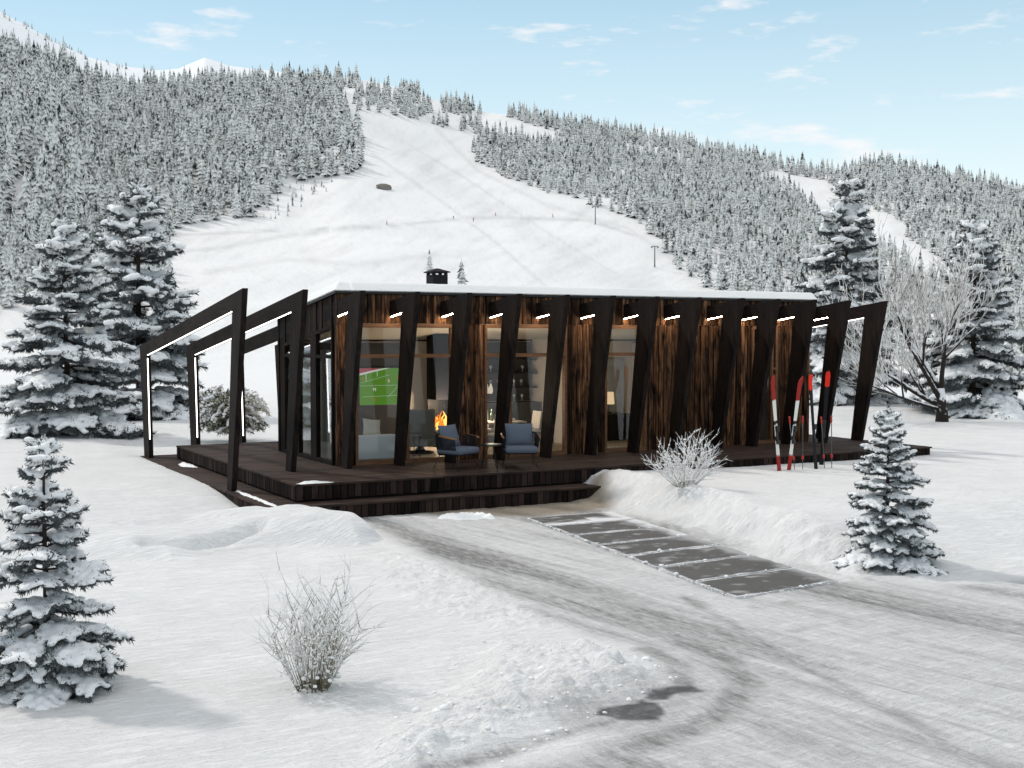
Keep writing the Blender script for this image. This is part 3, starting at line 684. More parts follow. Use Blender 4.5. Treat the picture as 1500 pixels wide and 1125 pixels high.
# ================================================================== TIMBER FRAMES
RX = [-2.494, -1.511, -.528, .455, 1.438, 2.421, 3.404, 4.387, 5.370, 6.353, 7.40, 8.302, 9.265, 10.20, 11.23]
RL = ['dark timber frame standing free at the far left, its front post on the lower step', 'dark timber frame standing free on the deck between the far left frame and cabin', 'dark timber frame at the left corner of the cabin beside a glowing wood column',
      'dark timber frame in front of the window between television and fireplace', 'dark timber frame behind the left lounge chair, right of the fireplace', 'dark timber frame behind the small round table and the right lounge chair',
      'dark timber frame just right of the right lounge chair', 'dark timber frame on the plank wall between dining window and entrance window', 'dark timber frame over the right edge of the dark entrance window',
      'dark timber frame behind the left half of the frosted bush on the bank', 'dark timber frame behind the right half of the frosted bush on the bank', 'dark timber frame just left of the narrow beige window',
      'dark timber frame behind the red and white skis', 'dark timber frame behind the red tipped black skis at the right cabin end', 'dark timber frame standing free at the far right end of the deck']
TH = .09
def beam_top(y): return 3.0+SL*(y+.67)
for k, x1 in enumerate(RX):
    x0 = x1-TH; fr = thing('timber_frame', RL[k], 'timber frame', (x1-TH/2, 0, 0), 0, 'slanted timber frames along the cabin')
    zf = -.27 if k == 0 else 0.0; xa, xb = -TH/2, TH/2
    yo = lambda z: -.67*z/3.0
    yi = lambda z: .29+(-.07-.29)*z/2.66
    p = MB(); p.prism_yz([(yo(zf), zf), (yi(zf), zf), (yi(2.66), 2.66), (-.07, beam_top(-.07)), (-.67, 3.0)], xa, xb, RNG.uniform(.8, 1.3)); p.build('front_post', M['frame_wood'], fr, bevel=.004)
    ub = lambda y: 2.66+SL*(y+.07)
    b = MB(); b.prism_yz([(-.07, 2.66), (6.4, ub(6.4)), (6.4, beam_top(6.4)), (-.07, beam_top(-.07))], xa+.001, xb-.001, RNG.uniform(.8, 1.3)); b.build('beam', M['beam_wood'], fr)
    zr = -.27
    p = MB(); p.prism_yz([(6.24, zr), (6.72, zr), (7.06, beam_top(7.06)), (6.4, beam_top(6.4)), (6.4, ub(6.4))], xa, xb, RNG.uniform(.8, 1.3)); p.build('rear_post', M['frame_wood'], fr, bevel=.004)
    free = k < 2 or k > 13
    a = (-.04, HY0-.03) if not free else (-.04, 6.38)
    s = MB(); wd = .011
    s.prism_yz([(a[0], ub(a[0])-.012), (a[1], ub(a[1])-.012), (a[1], ub(a[1])-.001), (a[0], ub(a[0])-.001)], -.030, -.010)
    s.build('light_strip', M['led_low' if free else 'led'], fr)
    if k < 4 or k > 11:
        s = MB(); yy_ = lambda z: 6.24+(6.4-6.24)*(z-zr)/(ub(6.4)-zr)
        s.prism_yz([(yy_(.12)-.012, .12), (yy_(.12)-.001, .12), (yy_(1.80)-.001, 1.80), (yy_(1.80)-.012, 1.80)], -.030, -.012); s.build('light_strip', M['led_low'], fr)

# ================================================================== TERRACE FURNITURE
def lounge_chair(label, loc, rz):
    c = thing('lounge_chair', label, 'lounge chair', loc, rz, 'lounge chairs on the deck')     # faces local -Y
    sh = MB()
    def rim_pt(a, z, k=1.0):       # U shaped basket open to -Y
        if a < .32: q = a/.32; return (-.33*k, -.22+.38*q, z)
        if a > .68: q = (1-a)/.32; return (.33*k, -.22+.38*q, z)
        q = (a-.32)/.36*math.pi; return (-.33*k*math.cos(q), .16+.17*math.sin(q)*k, z)
    n = 46
    for i in range(n+1):
        a = i/n; sh.tube([rim_pt(a, .27, .82), rim_pt(a, .40, .93), rim_pt(a, .56+.05*math.sin(math.pi*a), 1)], .0085, 5)
    sh.tube([rim_pt(i/30, .27, .82) for i in range(31)], .012, 6); sh.tube([rim_pt(i/30, .565+.05*math.sin(math.pi*i/30), 1) for i in range(31)], .012, 6)
    sh.prism_xy([rim_pt(i/20, 0, .82)[:2] for i in range(21)], .255, .275)
    sh.build('basket_shell', M['rope'], c, True)
    for s in (-1, 1):
        a = MB(); a.tube([(s*.335, -.27, .555), (s*.345, -.1, .575), (s*.335, .13, .60)], [.016, .020, .017], 8); a.build('armrest', M['armwood'], c, True)
    for sx in (-1, 1):
        for y0, y1 in ((-.20, -.30), (.20, .30)):
            l = MB(); l.tube([(sx*.22, y0, .26), (sx*.30, y1, 0)], [.010, .007], 6); l.build('leg', M['black'], c, True)
    se = MB(); se.rbox((0, -.05, .335), (.60, .56, .12)); o = se.build('seat_cushion', M['cushion'], c, True, bevel=.045)
    pi = MB(); soft_pillow(pi, .52, .42, .13); o = pi.build('back_pillow', M['cushion'], c, True); o.location = (0, .16, .58); o.rotation_euler = (R(-18), 0, 0)
    c.scale = (.93, .93, .95); return c
def soft_pillow(mb, w_, h_, d_, n=12):
    vs = []; fs = []
    for sgn in (-1, 1):
        for j in range(n+1):
            for i in range(n+1):
                u_, v_ = i/n*2-1, j/n*2-1
                k = (1-abs(u_)**2.6)*(1-abs(v_)**2.6); pin = 1-.07*(1-(1-abs(u_))*(1-abs(v_)))*(1-max(abs(u_*v_), 0))*1.0
                vs.append((u_*w_/2*pin, sgn*(d_/2*max(k, 0)**.45+.004), v_*h_/2*pin))
    m_ = (n+1)**2
    for sgn in (0, 1):
        for j in range(n):
            for i in range(n):
                q = (sgn*m_+j*(n+1)+i, sgn*m_+j*(n+1)+i+1, sgn*m_+(j+1)*(n+1)+i+1, sgn*m_+(j+1)*(n+1)+i)
                fs.append(q if sgn == 0 else q[::-1])
    mb.add(vs, fs)
lounge_chair('black basket lounge chair with blue cushions turned sideways, beside the fireplace window', (1.02, -.87, 0), R(26))
lounge_chair('black basket lounge chair with blue cushions facing forward, in front of the dining window', (2.10, -1.16, 0), R(-22))
st = thing('side_table', 'small round black table on thin splayed legs between the lounge chairs', 'side table', (1.66, -.95, 0))
m_ = MB(); m_.lathe([(.19, .375), (.20, .38), (.20, .395), (.19, .40)], n=28); m_.build('table_top', M['black'], st, True)
for q in range(3):
    a = q*2.094+.5; l = MB(); l.tube([(.05*math.cos(a), .05*math.sin(a), .38), (.19*math.cos(a), .19*math.sin(a), 0)], .008, 6); l.build('leg', M['black'], st, True)

# ================================================================== SKIS AND POLES
def ski_mat(kind):
    m, t, b = mat('ski_'+kind, .5, .15); c = t.nodes.new('ShaderNodeTexCoord'); s = t.nodes.new('ShaderNodeSeparateXYZ'); t.links.new(c.outputs['Object'], s.inputs[0])
    n = noise(t, 9, 3, .6)
    ad = t.nodes.new('ShaderNodeMath'); ad.operation = 'MULTIPLY_ADD'; ad.inputs[1].default_value = .16; t.links.new(n, ad.inputs[0]); t.links.new(s.outputs[2], ad.inputs[2])
    dv = t.nodes.new('ShaderNodeMath'); dv.operation = 'DIVIDE'; dv.inputs[1].default_value = 1.86; t.links.new(ad.outputs[0], dv.inputs[0])
    if kind == 'red':
        w_, r_, k_ = (.72, .71, .66), (.30, .022, .018), (.02, .02, .02)
        col = ramp(t, dv.outputs[0], (0, r_), (.19, r_), (.20, w_), (.335, w_), (.34, k_), (.385, k_), (.39, w_), (.49, w_), (.495, k_), (.53, k_), (.535, w_), (.72, w_), (.73, r_), (1, r_))
        for el in t.nodes: pass
    else:
        k_, r_ = (.010, .010, .012), (.75, .03, .015)
        col = ramp(t, dv.outputs[0], (0, k_), (.83, k_), (.835, r_), (1.02, r_), (1.03, k_))
    t.links.new(col, b.inputs['Base Color']); return m
M['ski_red'] = ski_mat('red'); M['ski_black'] = ski_mat('black')
def ski(label, tail, tip, m, turn):
    tail, tip = Vector(tail), Vector(tip); L = (tip-tail).length
    o = thing('ski', label, 'ski', tail); zax = (tip-tail).normalized(); xax = Vector((math.cos(turn), math.sin(turn), 0)); yax = zax.cross(xax).normalized(); xax = yax.cross(zax)
    o.rotation_euler = Matrix((xax, yax, zax)).transposed().to_euler()
    b = MB(); n = 26; prof = []
    for i in range(n+1):
        t_ = i/n; z = t_*L
        w_ = .042-.012*math.sin(math.pi*min(t_/.85, 1)); bend = .10*max(0, t_-.88)**2/.0144
        if t_ > .9: w_ = .044*math.sqrt(max(0, 1-((t_-.9)/.1)**2.2))+.003
        prof.append((z, w_, bend))
    vs = []; 
    for z, w_, bd in prof: vs += [(-w_, -.007-bd*.6, z), (w_, -.007-bd*.6, z), (w_, .007-bd*.6, z), (-w_, .007-bd*.6, z)]
    fs = [(0, 1, 2, 3), (4*n+3, 4*n+2, 4*n+1, 4*n)]
    for i in range(n):
        for e in range(4): fs.append((4*i+e, 4*i+4+e, 4*i+4+(e+1) % 4, 4*i+(e+1) % 4))
    b.add(vs, fs); b.build('ski_blade', m, o)
    bi = MB(); bi.rbox((0, -.035, L*.44), (.06, .055, .10)); bi.rbox((0, -.030, L*.30), (.065, .05, .07)); bi.rbox((0, -.016, L*.37), (.05, .018, .24)); bi.build('binding', M['black'], o, bevel=.008)
    o['group'] = 'skis standing in the snow'; return o
SY = -2.6
# (tail and tip from the survey; tails pushed a little into the snow)
def sv(x, y, Y): return tuple(float(q) for q in atY(x, y, Y))
ski('red and white ski leaning left, leftmost of the four in the snow', sv(1141.5, 690, -2.6), sv(1131, 549, -2.5), M['ski_red'], 0)
ski('red and white ski leaning right, crossing the timber post', sv(1155.5, 689, -2.6), sv(1173, 551, -2.5), M['ski_red'], 0)
ski('black ski with bright red tip, upright right of the red and white pair', sv(1195.5, 689, -2.65), sv(1186, 544, -2.5), M['ski_black'], .1)
ski('black ski with bright red tip seen nearly edge on, rightmost of the four', sv(1203, 681, -2.35), sv(1213.5, 541, -2.25), M['ski_black'], -.75)
M['pole'] = plain('grey_aluminium', (.10, .10, .11), .4, .5, .1, 20, .6); M['polered'] = plain('red_plastic', (.45, .03, .02), .5, .4)
def pole(label, foot, top):
    foot, top = Vector(foot), Vector(top); o = thing('ski_pole', label, 'ski pole', foot, 0, 'ski poles standing in the snow')
    d = (top-foot); o.rotation_euler = d.to_track_quat('Z', 'Y').to_euler(); L = d.length
    b = MB(); b.tube([(0,0,0), (0,0,L-.1)], [.006, .009], 6); b.build('shaft', M['pole'], o, True)
    b = MB(); b.lathe([(.011, L-.13), (.017, L-.1), (.014, L-.03), (.02, L-.01), (.012, L)], n=10); b.build('grip', M['polered'], o, True)
    b = MB(); b.lathe([(.008, .23), (.020, .24), (.020, .29), (.009, .31)], n=10); b.build('basket', M['polered'], o, True)
pole('thin ski pole partly behind the right leaning red ski', (6.99, SY, -.22), (6.93, SY+.1, .80))
pole('thin ski pole with red grip between the red and black skis', (7.17, SY, -.22), (7.16, SY, .81))
pole('thin ski pole standing against the edge on black ski', (7.70, SY, -.22), (7.60, SY, .78))
pole('thin ski pole with red grip standing alone, rightmost by the skis', (7.87, SY, -.22), (7.85, SY, .79))

# ================================================================== INSIDE THE CABIN
tv = thing('television', 'large wall television showing a green football match', 'television', (1.46, 3.47, 1.24))
b = MB(); b.box(-.50, .50, -.02, .02, -.385, .385); b.build('bezel', M['black'], tv)
SCR = {}
for n_, c_e, s_ in (('pitch', (.11, .27, .03), 1.0), ('stand', (.42, .10, .12), .9), ('pale', (.75, .78, .72), .9), ('redp', (.65, .12, .06), .9)): SCR[n_] = emit('screen_'+n_, c_e, s_)
sc = MB(); W, H_ = .485, .37
def sq(mi, pts, d): sc.cur = mi; sc.add([(x*W, -.021-d*.0006, z*H_) for x, z in pts], [tuple(range(len(pts)))])
sq(0, [(-1,-1),(1,-1),(1,1),(-1,1)], 1)
sq(1, [(-1,.80),(-.2,.98),(-.2,1),(-1,1)], 2); sq(2, [(-1,.62),(.35,1.0),(.15,1),(-1,.80)], 2)
sq(1, [(-1,.72),(-.1,.97),(-.25,1),(-1,.84)], 3)
def ln(x0, z0, x1, z1, w_=.012):
    dx, dz = x1-x0, z1-z0; l = math.hypot(dx, dz); nx_, nz_ = -dz/l*w_, dx/l*w_; sq(2, [(x0+nx_,z0+nz_),(x0-nx_,z0-nz_),(x1-nx_,z1-nz_),(x1+nx_,z1+nz_)], 4)
ln(-1,.05,1,.06,.006); ln(-.9,-.55,.9,-.50,.006); ln(.25,-.6,.95,.3,.006); ln(-.72,.30,-.72,.72); ln(-.22,.55,-.22,.92); ln(-.72,.72,-.22,.92); ln(-.95,.2,.3,.62,.006)
for x, z, k_ in ((-.38,-.10,2),(-.30,-.12,2),(-.33,-.68,3),(.28,.40,3),(.30,.34,2),(.72,.46,3),(.80,.44,2),(.86,.5,3),(-.85,.45,3)):
    sq(k_, [(x-.025,z-.06),(x+.02,z-.06),(x+.03,z+.03),(x-.03,z+.03)], 5); sq(k_, [(x-.025,z-.13),(x-.01,z-.13),(x,z-.06),(x-.02,z-.06)], 5); sq(k_, [(x+.005,z-.13),(x+.02,z-.13),(x+.02,z-.06),(x,z-.06)], 5); sq(3, [(x-.012,z+.03),(x+.012,z+.03),(x+.012,z+.07),(x-.012,z+.07)], 5)
sc.build('screen', [SCR['pitch'], SCR['stand'], SCR['pale'], SCR['redp']], tv)
p = MB(); p.box(-.45, 2.02, 3.50, 3.556, .031, 2.12); o = p.build('media_wall', M['darkpanel']); p_ = T(o, 'dark grey wall panel behind the television', 'wall panel')
sf = thing('sofa', 'light grey sofa behind the left end of the front window', 'sofa', (.12, .95, .03))
b = MB(); b.rbox((0, .12, .16), (.94, .66, .22)); b.build('seat', M['sofa'], sf, True, .03)
b = MB(); b.rbox((0, -.22, .25), (.94, .16, .44)); b.build('backrest', M['sofa'], sf, True, .04)
b = MB(); b.rbox((.46, .12, .24), (.12, .66, .36)); b.build('armrest', M['sofa'], sf, True, .03)
b = MB(); soft_pillow(b, .36, .30, .12); o = b.build('pillow', M['linen'], smooth=True); o.location = (.20, .90, .62); o.rotation_euler = (R(-14), R(7), R(8)); T(o, 'cream throw pillow leaning on the light grey sofa', 'pillow')
rc = thing('recliner', 'grey high backed armchair in front of the fireplace window', 'armchair', (1.52, 1.72, .03), R(160))
b = MB(); b.rbox((0, 0, .22), (.56, .56, .16)); b.build('seat', M['recliner'], rc, True, .04)
b = MB(); b.rbox((0, .26, .50), (.52, .12, .72), Matrix.Rotation(R(-14), 3, 'X')); b.build('backrest', M['recliner'], rc, True, .04)
for s in (-1, 1): b = MB(); b.rbox((s*.29, 0, .28), (.09, .56, .30)); b.build('armrest', M['recliner'], rc, True, .03)
b = MB(); b.lathe([(.26, 0), (.27, .03), (.1, .05), (.05, .14)], n=20); b.build('base', M['black'], rc, True)
b = MB(); soft_pillow(b, .22, .2, .09); o = b.build('pillow', M['linen'], smooth=True); o.location = (1.62, 1.52, .47); o.rotation_euler = (R(12), R(20), R(-10)); T(o, 'small cream pillow on the grey armchair', 'pillow')
wt = thing('wire_table', 'small round wire legged table beside the grey armchair', 'side table', (1.12, 1.10, .03))
b = MB(); b.lathe([(.16, .39), (.16, .405)], n=20); b.build('table_top', M['recliner'], wt)
b = MB()
for q in range(6): a = q*1.047; b.tube([(.14*math.cos(a), .14*math.sin(a), .39), (.07*math.cos(a), .07*math.sin(a), .2), (.13*math.cos(a), .13*math.sin(a), 0)], .005, 5)
b.tube([(.075*math.cos(q*.52), .075*math.sin(q*.52), .2) for q in range(13)], .005, 5); b.build('wire_base', M['black'], wt)
fp = thing('fireplace', 'tall black hanging fireplace with a burning fire', 'fireplace', (2.50, 2.85, .03))
b = MB(); b.box(-.21, .21, -.2, .25, .95, 2.27); b.build('flue', M['rope'], fp)
b = MB(); b.box(-.21, .21, -.2, .25, 0, .34); b.box(-.21, .21, .2, .25, .34, .95); b.box(.17, .21, -.2, .2, .34, .95); b.build('hearth', M['black'], fp)
M['fy'] = emit('flame_yellow', (1, .55, .12), 3.2); M['fo'] = emit('flame_orange', (1, .22, .03), 2.2); M['ember'] = emit('ember_red', (.8, .05, .02), 1.2)
fb = MB(); rf_ = random.Random(5)
for q in range(24):
    x, y, h_ = rf_.uniform(-.15, .13), rf_.uniform(-.15, .1), rf_.uniform(.10, .38); fb.cur = q % 2; sw = rf_.uniform(-.06, .06)
    fb.tube([(x, y, .35), (x+sw*.5, y, .35+h_*.35), (x+sw*.2, y, .35+h_*.7), (x+sw*1.4, y, .35+h_)], [.018, .032, .016, .002], 6)
for q in range(5): fb.cur = 2; fb.tube([(rf_.uniform(-.15, 0), rf_.uniform(-.1, .1), .36), (rf_.uniform(0, .15), rf_.uniform(-.1, .1), .39)], .03, 6)
fb.build('fire', [M['fy'], M['fo'], M['ember']], fp, True)
for k, (y0, lb) in enumerate(((1.46, 'cream curtain just inside the gable glass, nearer the front corner'), (2.52, 'cream curtain just inside the gable glass, nearer the rear'))):
    b = MB(); n = 24; pts = [(-.42+.018*math.sin(i*1.9), y0+.50*i/n-.1) for i in range(n+1)]
    b.prism_xy([(x-.006, y) for x, y in pts]+[(x+.006, y) for x, y in reversed(pts)], .05, 2.0); o = b.build('curtain', M['linen']); T(o, lb, 'curtain', 'curtains inside the gable glass')
dt = thing('dining_table', 'pale wood dining table behind the right lounge chair', 'dining table', (3.25, 1.75, .03))
b = MB(); b.box(-.62, .42, -.35, .35, .52, .555); b.build('table_top', M['floorwood'], dt, bevel=.004)
for sx in (-.55, .35):
    for sy in (-.28, .28): b = MB(); b.tube([(sx, sy, .52), (sx*1.05, sy*1.1, 0)], [.02, .014], 6); b.build('leg', M['black'], dt)
def dchair(x, y, rz, lb):
    d = thing('dining_chair', lb, 'dining chair', (x, y, .03), rz, 'dining chairs')
    b = MB(); b.rbox((0, 0, .34), (.34, .34, .05)); b.build('seat', M['greybeige'], d, True, .015)
    b = MB(); b.rbox((0, .17, .55), (.34, .04, .36), Matrix.Rotation(R(-8), 3, 'X')); b.build('backrest', M['greybeige'], d, True, .015)
    for sx in (-.14, .14):
        for sy in (-.14, .14): b = MB(); b.tube([(sx, sy, .33), (sx*1.2, sy*1.2, 0)], .011, 5); b.build('leg', M['black'], d)
dchair(3.92, 1.75, R(-90), 'beige dining chair at the right end of the pale table'); dchair(2.95, 1.25, R(180), 'beige dining chair at the near left side of the pale table'); dchair(3.2, 2.3, 0, 'beige dining chair at the far side of the pale table')
b = MB(); b.lathe([(.03, 0), (.032, .12), (.012, .17), (.012, .23)], n=12); o = b.build('bottle', plain('green_glass', (.05, .09, .04), .15, .6), smooth=True); o.location = (3.1, 1.8, .586); T(o, 'dark green bottle on the pale dining table', 'bottle')
b = MB(); b.lathe([(.05, 0), (.12, .035), (.13, .05)], n=20); o = b.build('bowl', M['white'], smooth=True); o.location = (3.42, 1.68, .586); T(o, 'white bowl on the pale dining table', 'bowl')
kb = thing('kitchen_cupboard', 'charcoal kitchen cupboard wall with shelves behind the dining table', 'cupboard', (3.95, 3.2, .03))
b = MB(); b.box(-.95, .98, -.12, .33, 0, .80); b.box(-.95, .98, -.14, .33, .80, .83); b.build('base_cabinet', M['cupboard'], kb)
b = MB(); b.box(-.95, .98, .28, .34, .84, 2.10); b.build('back_panel', M['cupboard'], kb)
for z in (1.12, 1.42, 1.72): b = MB(); b.box(-.95, .98, .0, .278, z, z+.025); b.build('shelf', M['darkpanel'], kb)
rk = random.Random(9); gm = plain('clear_glassware', (.35, .36, .36), .2, .6)
for z in (.86, 1.175, 1.475):
    for q in range(9):
        if rk.random() < .25: continue
        b = MB(); b.lathe([(.024, 0), (.006, .01), (.006, .06), (.026, .08), (.03, .13)], n=10); o = b.build('wine_glass', gm, smooth=True); o.location = (3.08+q*.19+rk.uniform(-.03, .03), 3.3, z+.03)
        T(o, 'wine glass in the rows on the charcoal cupboard shelves', 'glass', 'wine glasses on the cupboard shelves')
pl_ = thing('pendant_lamp', 'cluster of small glass pendants above the dining table', 'pendant lamp', (3.0, 1.9, 0))
b = MB(); b.tube([(-.14, 0, 1.36), (.14, 0, 1.36)], .01, 6); b.tube([(0, 0, 1.36), (0, 0, 2.37)], .005, 5); b.build('rail', M['black'], pl_)
for q in range(4): b = MB(); b.lathe([(.012, 1.32), (.04, 1.22), (.045, 1.16), (.03, 1.12)], c=(-.13+.087*q, 0, 0), n=10); b.build('glass_shade', emit('lit_glass_shade', (1, .85, .65), .9) if q == 0 else bpy.data.materials['lit_glass_shade'], pl_, True)
def lamp_light(parent, loc, e, c, r_=.05):
    l = bpy.data.lights.new('lamp_light', 'POINT'); l.energy = e; l.color = c; l.shadow_soft_size = r_
    o = bpy.data.objects.new('lamp_light', l); COL.objects.link(o); o.parent = parent; o.location = loc
lamp_light(pl_, (0, -.1, 1.05), 52, (1, .86, .68)); lamp_light(fp, (-.1, -.45, .85), 60, (1, .74, .5))
sb = thing('bar_stool', 'black bar stool right of the dining table', 'stool', (4.38, 1.8, .03))
b = MB(); b.lathe([(.15, .50), (.16, .52), (.15, .545)], n=16); b.build('seat', M['floorwood'], sb, True)
for q in range(4): a = q*1.571+.4; b = MB(); b.tube([(.09*math.cos(a), .09*math.sin(a), .5), (.16*math.cos(a), .16*math.sin(a), 0)], .008, 5); b.build('leg', M['black'], sb)
# entrance window room
b = MB(); b.box(6.02, 6.72, 2.3, 2.75, .031, .60); o = b.build('sideboard', M['black'], bevel=.006); T(o, 'black sideboard behind the narrow entrance window', 'sideboard')
lp = thing('table_lamp', 'lit beige drum table lamp on the black sideboard', 'table lamp', (6.32, 2.52, .6))
b = MB(); b.lathe([(.06, 0), (.07, .02), (.015, .04), (.012, .2)], n=14); b.build('lamp_base', M['black'], lp, True)
b = MB(); b.lathe([(.12, .2), (.10, .46)], n=22); b.build('lamp_shade', emit('lit_lamp_shade', (1, .72, .42), 1.1), lp, True)
lamp_light(lp, (0, 0, .52), 20, (1, .82, .6))
dr = thing('inner_door', 'pale grey panelled door behind the entrance window', 'door', (7.05, 3.5, .03))
b = MB(); b.box(-.32, .32, 0, .05, 0, 1.72); b.build('door_leaf', plain('pale_grey_paint', (.30, .32, .34), .6), dr)
for zz in (.2, .95): b = MB(); b.box(-.2, .2, -.012, .001, zz, zz+.6); b.build('door_panel', plain('pale_grey_panel', (.26, .28, .30), .6), dr)
b = MB(); b.tube([(-.27, -.012, .9), (-.27, -.05, .9), (-.17, -.05, .9)], .009, 6); b.build('handle', M['black'], dr)

# ================================================================== TREES
def remesh(mb, name, vox, m, parent, smooth_it=4):
    me = bpy.data.meshes.new(name); me.from_pydata(mb.v, [], mb.f)
    o = bpy.data.objects.new(name, me); COL.objects.link(o)
    r_ = o.modifiers.new('r', 'REMESH'); r_.mode = 'VOXEL'; r_.voxel_size = vox; r_.use_smooth_shade = True
    s_ = o.modifiers.new('s', 'SMOOTH'); s_.iterations = smooth_it; s_.factor = .5
    dg = bpy.context.evaluated_depsgraph_get(); ev = o.evaluated_get(dg)
    nm = bpy.data.meshes.new_from_object(ev); nm.name = name; nm.materials.clear(); nm.materials.append(m)
    o.modifiers.clear(); o.data = nm; bpy.data.meshes.remove(me)
    o.parent = parent; return o
def spruce(label, loc, H, wid, seed, levels=15, tilt=0, rot=0, vox=.0062, bare=.06, needle_k=1.0):
    rg = random.Random(seed); root = thing('spruce', label, 'spruce tree', loc, rot, 'snow laden spruces near the cabin'); root.scale = (1, 1, 1)
    tr = MB(); tr.tube([(0,0,-.06*H), (.002*H, 0, .3*H), (-.003*H, .002*H, .7*H), (0, 0, H*.985)], [.017*H, .013*H, .007*H, .002*H], 9)
    tr.build('trunk', M['bark'], root, True)
    tw = MB(); nd = MB(); sn = MB()
    nl = .030*H*needle_k; nw = .0042*H
    def needles(p, q, dens):
        d = q-p; L = d.length
        if L < 1e-5: return
        d.normalize(); n_ = max(2, int(L/H*dens)); a = d.orthogonal().normalized(); b_ = d.cross(a)
        for _ in range(n_):
            o_ = p+d*(L*rg.random()); th = rg.random()*6.283; s_ = (a*math.cos(th)+b_*math.sin(th))
            e = (s_*.85+d*.55).normalized()*nl*rg.uniform(.6, 1.1); sd_ = d.cross(s_).normalized()*nw
            nd.add([o_-sd_, o_+sd_, o_+e], [(0,1,2)])
    def snowline(p, q, r0, r1, cover):
        d = q-p; L = d.length; n_ = max(1, int(L/(r0*.65)))
        for i in range(n_+1):
            if rg.random() > cover: continue
            t_ = i/max(n_, 1); r_ = (r0+(r1-r0)*t_)*rg.uniform(.72, 1.22)
            c = p+d*t_+Vector((rg.gauss(0, .2), rg.gauss(0, .2), 0))*r_+Vector((0, 0, r_*.45))
            sn.blob(c, (r_*1.15, r_*1.15, r_*.72), jit=.1, rng=rg)
    for lv in range(levels):
        t_ = min(max((lv+rg.uniform(-.15, .15))/(levels-.2), 0), .985); z = H*(bare+(.955-bare)*t_**.92)
        Lm = wid*H*(1-t_)**.85*.98+.035*H
        nb = 7 if t_ < .3 else (6 if t_ < .6 else 5); a0 = rg.random()*6.28
        for k in range(nb):
            z = H*(bare+(.955-bare)*min(max(t_+rg.uniform(-.5, .5)/levels, 0), .99)**.92)
            az = a0+6.283*k/nb+rg.uniform(-.35, .35); L = Lm*(rg.uniform(.55, .85) if rg.random() < .3 else rg.uniform(.85, 1.12))
            el = -.12+.75*t_**1.3+rg.uniform(-.1, .1); drp = .30*(1-t_)**.8*rg.uniform(.3, 1.3)
            hd = Vector((math.cos(az), math.sin(az), 0)); side = Vector((-math.sin(az), math.cos(az), 0)); curl = rg.uniform(-.12, .12)
            def bp(s): return Vector((0,0,z))+hd*(L*s*math.cos(el))+side*(curl*L*s*s)+Vector((0,0,L*(math.sin(el)*s-drp*s*s+.10*s**4)))
            pts = [bp(q/7) for q in range(8)]
            tw.tube(pts, [.0050*H*(1-.75*q/7) for q in range(8)], 5)
            for q in range(2, 7): needles(pts[q], pts[q+1], 620)
            for q in range(2, 7): snowline(pts[q], pts[q+1], .0235*H*(1-.3*q/7), .0200*H*(1-.3*(q+1)/7), .95)
            nt_ = max(3, int(3+L/H*22))
            for j in range(nt_):
                s = .26+.70*(j+rg.random()*.6)/nt_; b0 = bp(s); dirn = (bp(min(s+.05, 1.05))-bp(s-.05)).normalized()
                sg = 1 if j % 2 else -1; l2 = L*(.46-.30*s)*rg.uniform(.7, 1.2)+.02*H
                d2 = (dirn*.72+side*sg*.78+Vector((0,0,rg.uniform(-.22, .12)))).normalized()
                e2 = b0+d2*l2+Vector((0,0,-.14*l2)); mid = b0+d2*l2*.5
                tw.tube([b0, mid, e2], [.0022*H, .0017*H, .0008*H], 4, cap=False)
                needles(b0, b0+(e2-b0)*1.12, 1150); snowline(b0+(e2-b0)*.15, e2, .0205*H, .0160*H, .92)
                if l2 > .085*H:
                    for sg2 in (-1, 1):
                        e3 = mid+(d2*.7+side*sg2*.6*sg+Vector((0,0,-.1))).normalized()*l2*.42
                        needles(mid, mid+(e3-mid)*1.15, 1150); snowline(mid, e3, .0178*H, .0138*H, .86)
                        tw.tube([mid, e3], [.0013*H, .0006*H], 3, cap=False)
    # leader
    for q in range(5):
        a = q*1.257+rg.random(); b0 = Vector((0, 0, H*.955)); e2 = b0+Vector((math.cos(a)*.035*H, math.sin(a)*.035*H, .022*H)); needles(b0, e2, 700); snowline(b0, e2, .012*H, .010*H, .9)
    needles(Vector((0,0,H*.93)), Vector((0,0,H*1.01)), 900); snowline(Vector((0,0,H*.96)), Vector((0,0,H*.995)), .013*H, .009*H, 1)
    cr_ = nd.build('crown', M['needle'], root)
    tw.build('branches', M['bark'], cr_)
    remesh(sn, 'snow_load', vox*H, M['tree_snow'], cr_)
    return root
def gz(x, y, d=0): return ground_at(x, y)+d
def place(px, py, zg): p = atZ(px, py, zg); return float(p[0]), float(p[1])
x, y = -6.68, -9.42; spruce('small snow covered spruce cut by the left edge, in the foreground', (x, y, gz(x, y)), 1.98, .295, 11, 13, bare=.03)
x, y = 2.75, -8.95; spruce('small frosty spruce right of the asphalt slabs, in front of the right deck end', (x, y, gz(x, y)), 1.78, .30, 17, 16, rot=1.1, bare=.04)
x, y = -3.15, 13.2; spruce('tall wide snowy spruce at the far left, in front of another spruce', (x, y, gz(x, y)), 5.5, .345, 13, 14, rot=.4, bare=.03)
x, y = .15, 20.5; spruce('tallest snowy spruce on the left, behind the wide spruce', (x, y, gz(x, y)), 7.55, .30, 14, 16, rot=2, bare=.05)
x, y = 21.6, 11.3; spruce('tall snowy spruce right behind the right end of the cabin', (x, y, gz(x, y)), 7.6, .27, 15, 16, rot=.9, bare=.05)
x, y = 22.3, 6.6; spruce('snowy spruce at the right edge beside the bare tree', (x, y, gz(x, y)), 6.0, .31, 16, 14, rot=2.6, bare=.05)

